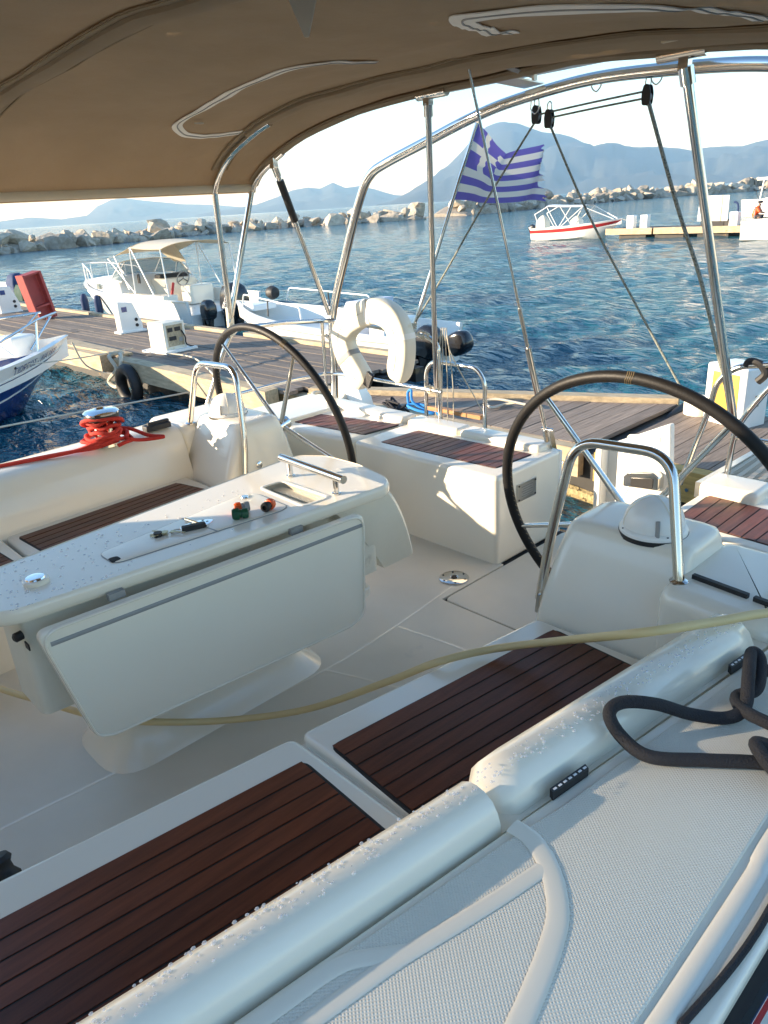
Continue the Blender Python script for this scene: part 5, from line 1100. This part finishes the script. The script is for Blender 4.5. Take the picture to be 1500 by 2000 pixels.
for s_ in (1, -1):
    rail(CR, [(5.3, s_*.78, .80), (5.7, s_*.70, 1.18), (6.9, s_*.34, 1.30), (7.55, s_*.10, 1.30)], .014, 'white', 'bow_rail')
    for x, y, z0, z1 in ((6.2, .56, .84, 1.25), (6.9, .34, .86, 1.29), (7.5, .11, .88, 1.30)): b = B(); b.tube([(x, s_*y, z0), (x, s_*y, z1)], .011, 6); b.build('rail_post', 'white', CR)
rail(CR, [(7.5, .1, 1.3), (7.62, 0, 1.3), (7.5, -.1, 1.3)], .014, 'white', 'bow_rail')
for x in (4.6, 5.6):
    b = B(); b.lathe([(0, -.30), (.07, -.28), (.10, -.15), (.10, .10), (.07, .22), (.03, .26), (0, .26)], (x, 1.12-.05*(x-4), .38), seg=14); b.build('fender', 'blue_cover', CR)
outboard(CR, (-.05, -.05, .15), 1.3, .0, 'MERCURY'); outboard(CR, (-.10, .62, .2), .72, .0)

for ch in CR.children:
    nm = ch.name.split('.')[0]
    if nm in ('windscreen', 'side_bench', 'helm_console', 'dashboard', 'helm_wheel', 'helm_seat', 'life_vest', 'grab_handle', 'canopy_front', 'canopy_aft', 'side_curtain', 'canopy_tube'): ch.location.x += .62
    if nm == 'cabin': ch.location.x += .35
# ---- open white boat with console cover
WB = thing('open_motorboat', 'small open white boat with a covered console, moored behind the horseshoe buoy', 'motorboat', (-7.75, 8.25, WZ), None, True, math.pi+.03)
b = B(); RR = hull(b, 4.9, 1.75, .58, .82, 2.4, .92, .22, .30, .86); hl_ = b.build('hull', 'white', WB, ang=35)
for s_ in (1, -1): sheer_strip(RR, .30, .36, .012, s_).build('hull_line', 'grey', hl_)
b = B(); rings = [[Vector((1.15-k*.12, y*(1-.12*k), .45+k*.55)) for y in (-.38, -.30, .30, .38)]+[Vector((1.75-k*.30, y*(1-.2*k), .45+k*.52)) for y in (.38, .30, -.30, -.38)] for k in (0, .5, .85, 1)]
b.rings(rings); b.build('console_cover', 'pale_cover', WB, ang=30)
b = B(); b.prism([(.55, -.40), (.90, -.40), (.90, .40), (.55, .40)], .35, .72, .06, .04); b.build('seat_box', 'white', WB)
for s_ in (1, -1): rail(WB, [(2.0, s_*.80, .70), (2.05, s_*.78, .92), (3.9, s_*.52, 1.03), (4.0, s_*.5, .80)], .013, 'white', 'side_rail', .06); b = B(); b.tube([(3.0, s_*.70, .72), (3.0, s_*.68, .98)], .012, 6); b.build('rail_post', 'black', WB)
b = B(); b.lathe([(0, -.12), (.10, -.09), (.13, 0), (.10, .09), (0, .12)], (4.2, -.35, .95), (1, 0, 0), 12); b.build('bow_fender', 'black', WB)
b = B(); b.prism([(4.0, -.28), (4.6, -.10), (4.6, .10), (4.0, .28)], .70, .80, .05, .02); b.build('bow_deck', 'white', WB)
outboard(WB, (.02, .25, .26), .80, .2, None); outboard(WB, (-.02, -.40, .38), .66, 1.05, None)

# ---- blue boat, bow towards the pontoon at left
BB = thing('blue_boat', 'white and blue motorboat at the left edge, its lettered bow pointing to the pontoon', 'motorboat', Vector((-11.42, 4.30, WZ))-Vector((-.30, .95, 0))*5.4, None, True, math.atan2(.95, -.30))
b = B(); RR = hull(b, 5.4, 2.1, .62, .84, 2.2, .92, .3, .30, .80); hl_ = b.build('hull', 'white', BB, ang=35)
for s_ in (1, -1):
    b = B(); rings = []
    for r in RR:
        a, m_, c, kk = (r[0], r[1], r[2], r[3]) if s_ > 0 else (r[6], r[5], r[4], r[3]); o = Vector((0, s_*.008, 0)); rings.append([a.lerp(m_, .75)+o, m_+o, c+o, c.lerp(kk, .9)+o-Vector((0, 0, .008)), c.lerp(kk, .9)-o, a.lerp(m_, .75)-o])
    b.rings(rings, caps=False); b.build('blue_bottom', 'blue_hull', hl_, ang=35)
    sheer_strip(RR, .70, .76, .014, s_).build('white_line', 'white', hl_); b = B(); rings = []
    for r in RR:
        m_, c = (r[1], r[2]) if s_ > 0 else (r[5], r[4]); o = Vector((0, s_*.013, 0)); rings.append([m_.lerp(c, .55)+o, m_.lerp(c, .63)+o, m_.lerp(c, .63)-o, m_.lerp(c, .55)-o])
    b.rings(rings); b.build('hull_stripe', 'white', hl_)
    rail(BB, [(3.3, s_*.86, .74), (3.7, s_*.78, 1.02), (4.6, s_*.44, 1.18), (5.15, s_*.16, 1.20)], .017, 'steel', 'bow_rail'); rail(BB, [(4.6, s_*.44, 1.18), (4.5, s_*.46, .76)], .015, 'steel', 'rail_post'); rail(BB, [(5.1, s_*.16, 1.2), (4.55, s_*.25, .78)], .015, 'steel', 'rail_post')
b = B(); b.prism([(4.3, -.25), (4.75, -.18), (4.75, .18), (4.3, .25)], .72, .98, .06, .04); b.build('anchor_locker', 'white', BB)
tx = text('bow_lettering', 'ΓΙΩΡΓΟΣ - ΛΙΑ 3838', .13, 'print', BB, Matrix())
for v in tx.data.vertices:                               # lay the letters on the flared topside
    X_ = 4.42+v.co.x*.92; i_ = max(0, min(len(RR)-2, int(X_/5.4*(len(RR)-1)))); f_ = X_/5.4*(len(RR)-1)-i_
    a_, c_ = RR[i_][6].lerp(RR[i_+1][6], f_), RR[i_][5].lerp(RR[i_+1][5], f_); nn = Vector((.25, -1, -.15)).normalized()
    v.co = a_.lerp(c_, .40-v.co.y/(a_-c_).length)+nn*(.022+v.co.z)
b = B(); b.lathe([(0, 0), (.02, 0), (.016, .006), (0, .006)], RR[13][6].lerp(RR[13][5], .2)+Vector((0, -.004, 0)), (0, -1, 0), 10); b.build('drain', 'black', BB)

# ---- covered engine of another boat at the far left edge
EB = thing('moored_skiff', 'white skiff with dark covered outboard behind the power post at the left edge', 'motorboat', (-26.0, 8.6, WZ), None, True, math.pi)
b = B(); hull(b, 4.5, 1.7, .50, .7); b.build('hull', 'white', EB, ang=35)
b = B(); b.rings([[Vector((px, py, z)) for px, py in roundpoly([(x0, -w), (x1, -w), (x1, w), (x0, w)], .1, 4)] for z, x0, x1, w in ((.42, -.35, .30, .25), (.75, -.40, .32, .27), (.98, -.30, .22, .2), (1.04, -.15, .1, .1))]); b.build('engine_cover', 'blue_cover', EB, ang=50)
b = B(); b.rings([[Vector((px, py, z)) for px, py in roundpoly([(x0, -w), (x1, -w), (x1, w), (x0, w)], .1, 4)] for z, x0, x1, w in ((.25, -1.0, -.35, .28), (.55, -1.1, -.35, .3), (.72, -1.0, -.42, .22))]); b.build('green_cover', 'forest', EB, ang=50)

# ---- distant boats and pontoon at right
PF = pontoon('pontoon', 'distant pale pontoon at upper right, beyond the open water', (-16, 38.4, WZ))
b = B(); b.hexa([(-22.2, 37.6, DZ+.0), (-8, 37.6, DZ), (-8, 39.8, DZ), (-22.2, 39.8, DZ)], .05); b.build('deck', 'dock', PF, smooth=False)
for xa, xb in ((-22.2, -19.6), (-19.5, -16.6), (-16.5, -12.6), (-12.5, -8)): b = B(); b.hexa([(xa, 37.5, DZ+.03), (xb, 37.5, DZ+.03), (xb, 37.62, DZ+.03), (xa, 37.62, DZ+.03)], .30); b.build('edge_beam', 'beam', PF, smooth=False)
for xa in (-21.5, -19.5, -17.3, -15.2, -13, -11): b = B(); b.hexa([(xa, 37.7, DZ-.1), (xa+1.5, 37.7, DZ-.1), (xa+1.5, 39.6, DZ-.1), (xa, 39.6, DZ-.1)], .7); b.build('float', 'dark_float', PF, smooth=False)
for q, s_, lab in (((-21.0, 38.0, DZ), 1.15, 'left of two small white posts at the near end of the distant pontoon'), ((-20.35, 38.2, DZ), 1.15, 'right of two small white posts at the near end of the distant pontoon'), ((-15.7, 38.0, DZ), 1.15, 'small white post beside the orange-clad person on the distant pontoon')):
    t = thing('power_post', lab, 'power post', q, 'white pontoon power posts', True)
    b = B(); b.prism([(-.20, -.17), (.20, -.17), (.20, .17), (-.20, .17)], 0, .55*s_, .02, .03); b.build('cabinet', 'white', t); b = B(); b.box((.0, -.175, .34*s_), (.20, .008, .26*s_)); b.build('meter_window', 'grey', t)
t = thing('white_board', 'large white board with dark straps standing on the distant pontoon', 'board', (-16.9, 38.3, DZ), None, True, .05)
b = B(); b.prism([(-.72, .25), (.72, .22), (.70, 1.36), (-.68, 1.38)], -.05, .05, .02, .01, lambda u, v, w: Vector((u, w, v))); b.build('panel', 'white', t)
for u in (-.35, .40): b = B(); b.box((u, -.055, .80), (.05, .02, 1.16)); b.build('strap', 'beam', t)
b = B(); b.box((0, .2, .12), (1.1, .4, .25)); b.build('stand', 'black', t)
t = thing('davit', 'dark bent post beside the white board on the distant pontoon', 'davit', (-15.95, 38.5, DZ), None, True)
b = B(); b.tube(sm([(-.4, 0, .25), (.1, 0, .3), (.15, 0, .6), (.1, 0, .95), (-.08, 0, 1.05)], 5), .05, 8); b.build('bent_tube', 'blue_cover', t); b = B(); b.box((-.2, 0, .12), (.9, .3, .25)); b.build('base_box', 'black', t)
# person crouching on the distant pontoon
PE = thing('person', 'person in an orange top and dark trousers crouching with a rod on the distant pontoon', 'person', (-14.85, 38.1, DZ), None, True, .2)
me = bpy.data.meshes.new('body'); J = [(0, 0, .36), (.02, 0, .55), (.10, 0, .74), (.14, 0, .84), (.19, 0, .95), (.10, .15, .72), (.24, .20, .55), (.40, .14, .52), (.10, -.15, .72), (.24, -.20, .55), (.40, -.12, .55), (.0, .10, .33), (.32, .14, .38), (.20, .14, .06), (.32, .14, .03), (.0, -.10, .33), (.32, -.14, .38), (.20, -.14, .06), (.32, -.14, .03)]
me.from_pydata(J, [(0, 1), (1, 2), (2, 3), (3, 4), (2, 5), (5, 6), (6, 7), (2, 8), (8, 9), (9, 10), (0, 11), (11, 12), (12, 13), (13, 14), (0, 15), (15, 16), (16, 17), (17, 18)], [])
RA = [.13, .14, .15, .055, .10, .07, .05, .035, .07, .05, .035, .10, .075, .045, .04, .10, .075, .045, .04]
bo = bpy.data.objects.new('body', me); COL.objects.link(bo); bo.parent = PE; md = bo.modifiers.new('skin', 'SKIN')
for i, v in enumerate(me.skin_vertices[0].data if me.skin_vertices else []): v.radius = (RA[i], RA[i]); v.use_root = (i == 0)
if not me.skin_vertices:
    bm = bmesh.new(); bm.from_mesh(me); ly = bm.verts.layers.skin.verify()
    for v in bm.verts: v[ly].radius = (RA[v.index],)*2; v[ly].use_root = v.index == 0
    bm.to_mesh(me); bm.free()
bo.modifiers.new('sub', 'SUBSURF').levels = 1; me.materials.append(M['skin'])
b = B(); b.rings([[Vector((x, 0, z))+Vector((r_*math.cos(a)*.85, r_*1.25*math.sin(a), 0)) for a in [2*math.pi*k/12 for k in range(12)]] for x, z, r_ in ((.0, .38, .17), (.02, .5, .175), (.07, .66, .18), (.10, .78, .15), (.13, .84, .07))]); b.tube([(.10, .15, .74), (.22, .2, .58)], [.085, .07], 8); b.tube([(.10, -.15, .74), (.22, -.2, .58)], [.085, .07], 8); b.build('orange_top', 'orange', PE, ang=70)
b = B()
for s_ in (1, -1): b.tube([(0, s_*.09, .36), (.31, s_*.14, .40), (.21, s_*.14, .08)], [.125, .10, .07], 8)
b.build('trousers', 'trouser', PE, ang=70)
b = B(); b.lathe([(0, .03), (.09, .02), (.115, .06), (.10, .12), (0, .14)], (.18, 0, .93), seg=12); b.build('hair', 'trouser', PE)
b = B(); b.tube([(.38, -.12, .5), (.0, -.2, 1.5)], .012, 6); o = single(b, 'fishing_rod', 'black', 'thin dark rod held by the crouching person on the distant pontoon', 'rod'); o.location = Vector((-14.85, 38.1, DZ))+o.location
# red-striped boat
RBt = thing('awning_boat', 'small red-striped white boat with white awning, off the distant pontoon', 'motorboat', (-26.6, 37.6, WZ), None, True, .12)
b = B(); RR = hull(b, 5.0, 1.9, .62, .95, 2.4, .92, .25, .28, .84); hl_ = b.build('hull', 'white', RBt, ang=35)
for s_ in (1, -1): sheer_strip(RR, .35, .95, .015, s_).build('red_band', 'red', hl_)
canopy_cloth(RBt, 'awning', 'white', .9, 3.1, .75, 1.72, 1.62, .08)
for s_ in (1, -1):
    for a_, c_ in (((1.7, s_*.85, .6), (.95, s_*.75, 1.72)), ((1.7, s_*.85, .6), (2.4, s_*.75, 1.66)), ((1.75, s_*.85, .6), (3.05, s_*.75, 1.62)), ((.6, s_*.85, .6), (.2, s_*.7, 1.35)), ((.2, s_*.7, 1.35), (.95, s_*.75, 1.70)), ((4.6, s_*.25, .95), (3.1, s_*.7, 1.62))): b = B(); b.tube([a_, c_], .022, 6); b.build('awning_tube', 'white', RBt)
for x, w, h in ((.35, .32, .65), (2.4, .30, .55)):
    b = B(); b.rings([[Vector((x+px, py, .62+z)) for px, py in roundpoly([(-w*k, -w*k), (w*k, -w*k), (w*k, w*k), (-w*k, w*k)], .1, 3)] for z, k in ((-.1, 1), (.3, .95), (h*.8, .6), (h, .2))]); b.build('seat_cover', 'white_dirty', RBt, ang=50)
outboard(RBt, (-.02, 0, .45), .8, .5)
b = B(); b.tube([(5.0, 0, .9), (6.2, .3, .55)], .014, 5); b.build('bow_line', 'white_rope', RBt)
# far right white boats
def launch(name, lab, loc, rz, L, fly):
    t = thing(name, lab, 'motorboat', loc, None, True, rz); b = B(); hull(b, L, L*.33, L*.13, L*.17, 2.2, .9, .3, .2, .84); b.build('hull', 'white', t, ang=35)
    b = B(); b.rings([[Vector((px, py, z)) for px, py in roundpoly([(x0, -w), (x1, -w), (x1, w), (x0, w)], .2, 3)] for z, x0, x1, w in ((L*.10, L*.22, L*.72, L*.12), (L*.24, L*.24, L*.64, L*.11), (L*.26, L*.26, L*.60, L*.10))]); c = b.build('cabin', 'white', t, ang=50)
    for s_ in (1, -1):
        for k in range(3): b = B(); b.box((L*(.32+.11*k), s_*L*.116, L*.18), (L*.08, .02, L*.05)); b.build('window', 'tint', c, smooth=False)
    b = B(); b.box((L*.235, 0, L*.17), (.03, L*.16, L*.08)); b.build('aft_door', 'tint', c, smooth=False)
    if fly:
        b = B(); b.prism([(L*.10, -L*.13), (L*.62, -L*.13), (L*.62, L*.13), (L*.10, L*.13)], L*.265, L*.285, .1, .03); b.build('flybridge_deck', 'white', t)
        b = B(); b.prism([(L*.30, -L*.10), (L*.55, -L*.09), (L*.55, L*.09), (L*.30, L*.10)], L*.28, L*.38, .1, .03); b.build('flybridge', 'white', t)
        for s_ in (1, -1): b = B(); b.tube([(L*.14, s_*L*.12, L*.10), (L*.16, s_*L*.12, L*.27)], .05, 6); b.build('deck_post', 'white', t)
        b = B(); b.tube([(L*.35, 0, L*.38), (L*.33, 0, L*.62)], .03, 6); b.build('mast', 'white', t)
    else: rail(t, [(.1, -L*.14, L*.13), (.1, -L*.14, L*.22), (.1, L*.14, L*.22), (.1, L*.14, L*.13)], .02, 'steel', 'stern_rail')
    return t
launch('flybridge_cruiser', 'white flybridge cruiser at the far right, upper edge of the harbour', (-23.2, 59, WZ), R(-15), 9.0, True)
launch('white_launch', 'white rounded-stern boat at the right edge, end of the distant pontoon', (-14.2, 35.6, WZ), R(8), 6.0, False)

# ================================================================== HAZE
HZ = 760
b = B(); b.box((0, 0, (WZ-4+HZ)/2), (26500, 26500, HZ-(WZ-4))); o = b.build('haze', 'white', smooth=False); o['kind'] = 'stuff'; o['label'] = 'pale sea haze over the gulf'
hm = bpy.data.materials.new('haze_air'); hm.use_nodes = True; n = hm.node_tree; n.nodes.clear()
pv = n.nodes.new('ShaderNodeVolumePrincipled'); pv.inputs['Color'].default_value = (.32, .60, 1, 1); pv.inputs['Absorption Color'].default_value = (1, 1, 1, 1); pv.inputs['Density'].default_value = 1.35e-4; pv.inputs['Anisotropy'].default_value = 0
oo = n.nodes.new('ShaderNodeOutputMaterial'); n.links.new(pv.outputs[0], oo.inputs['Volume']); o.data.materials.clear(); o.data.materials.append(hm); o.display_type = 'WIRE'
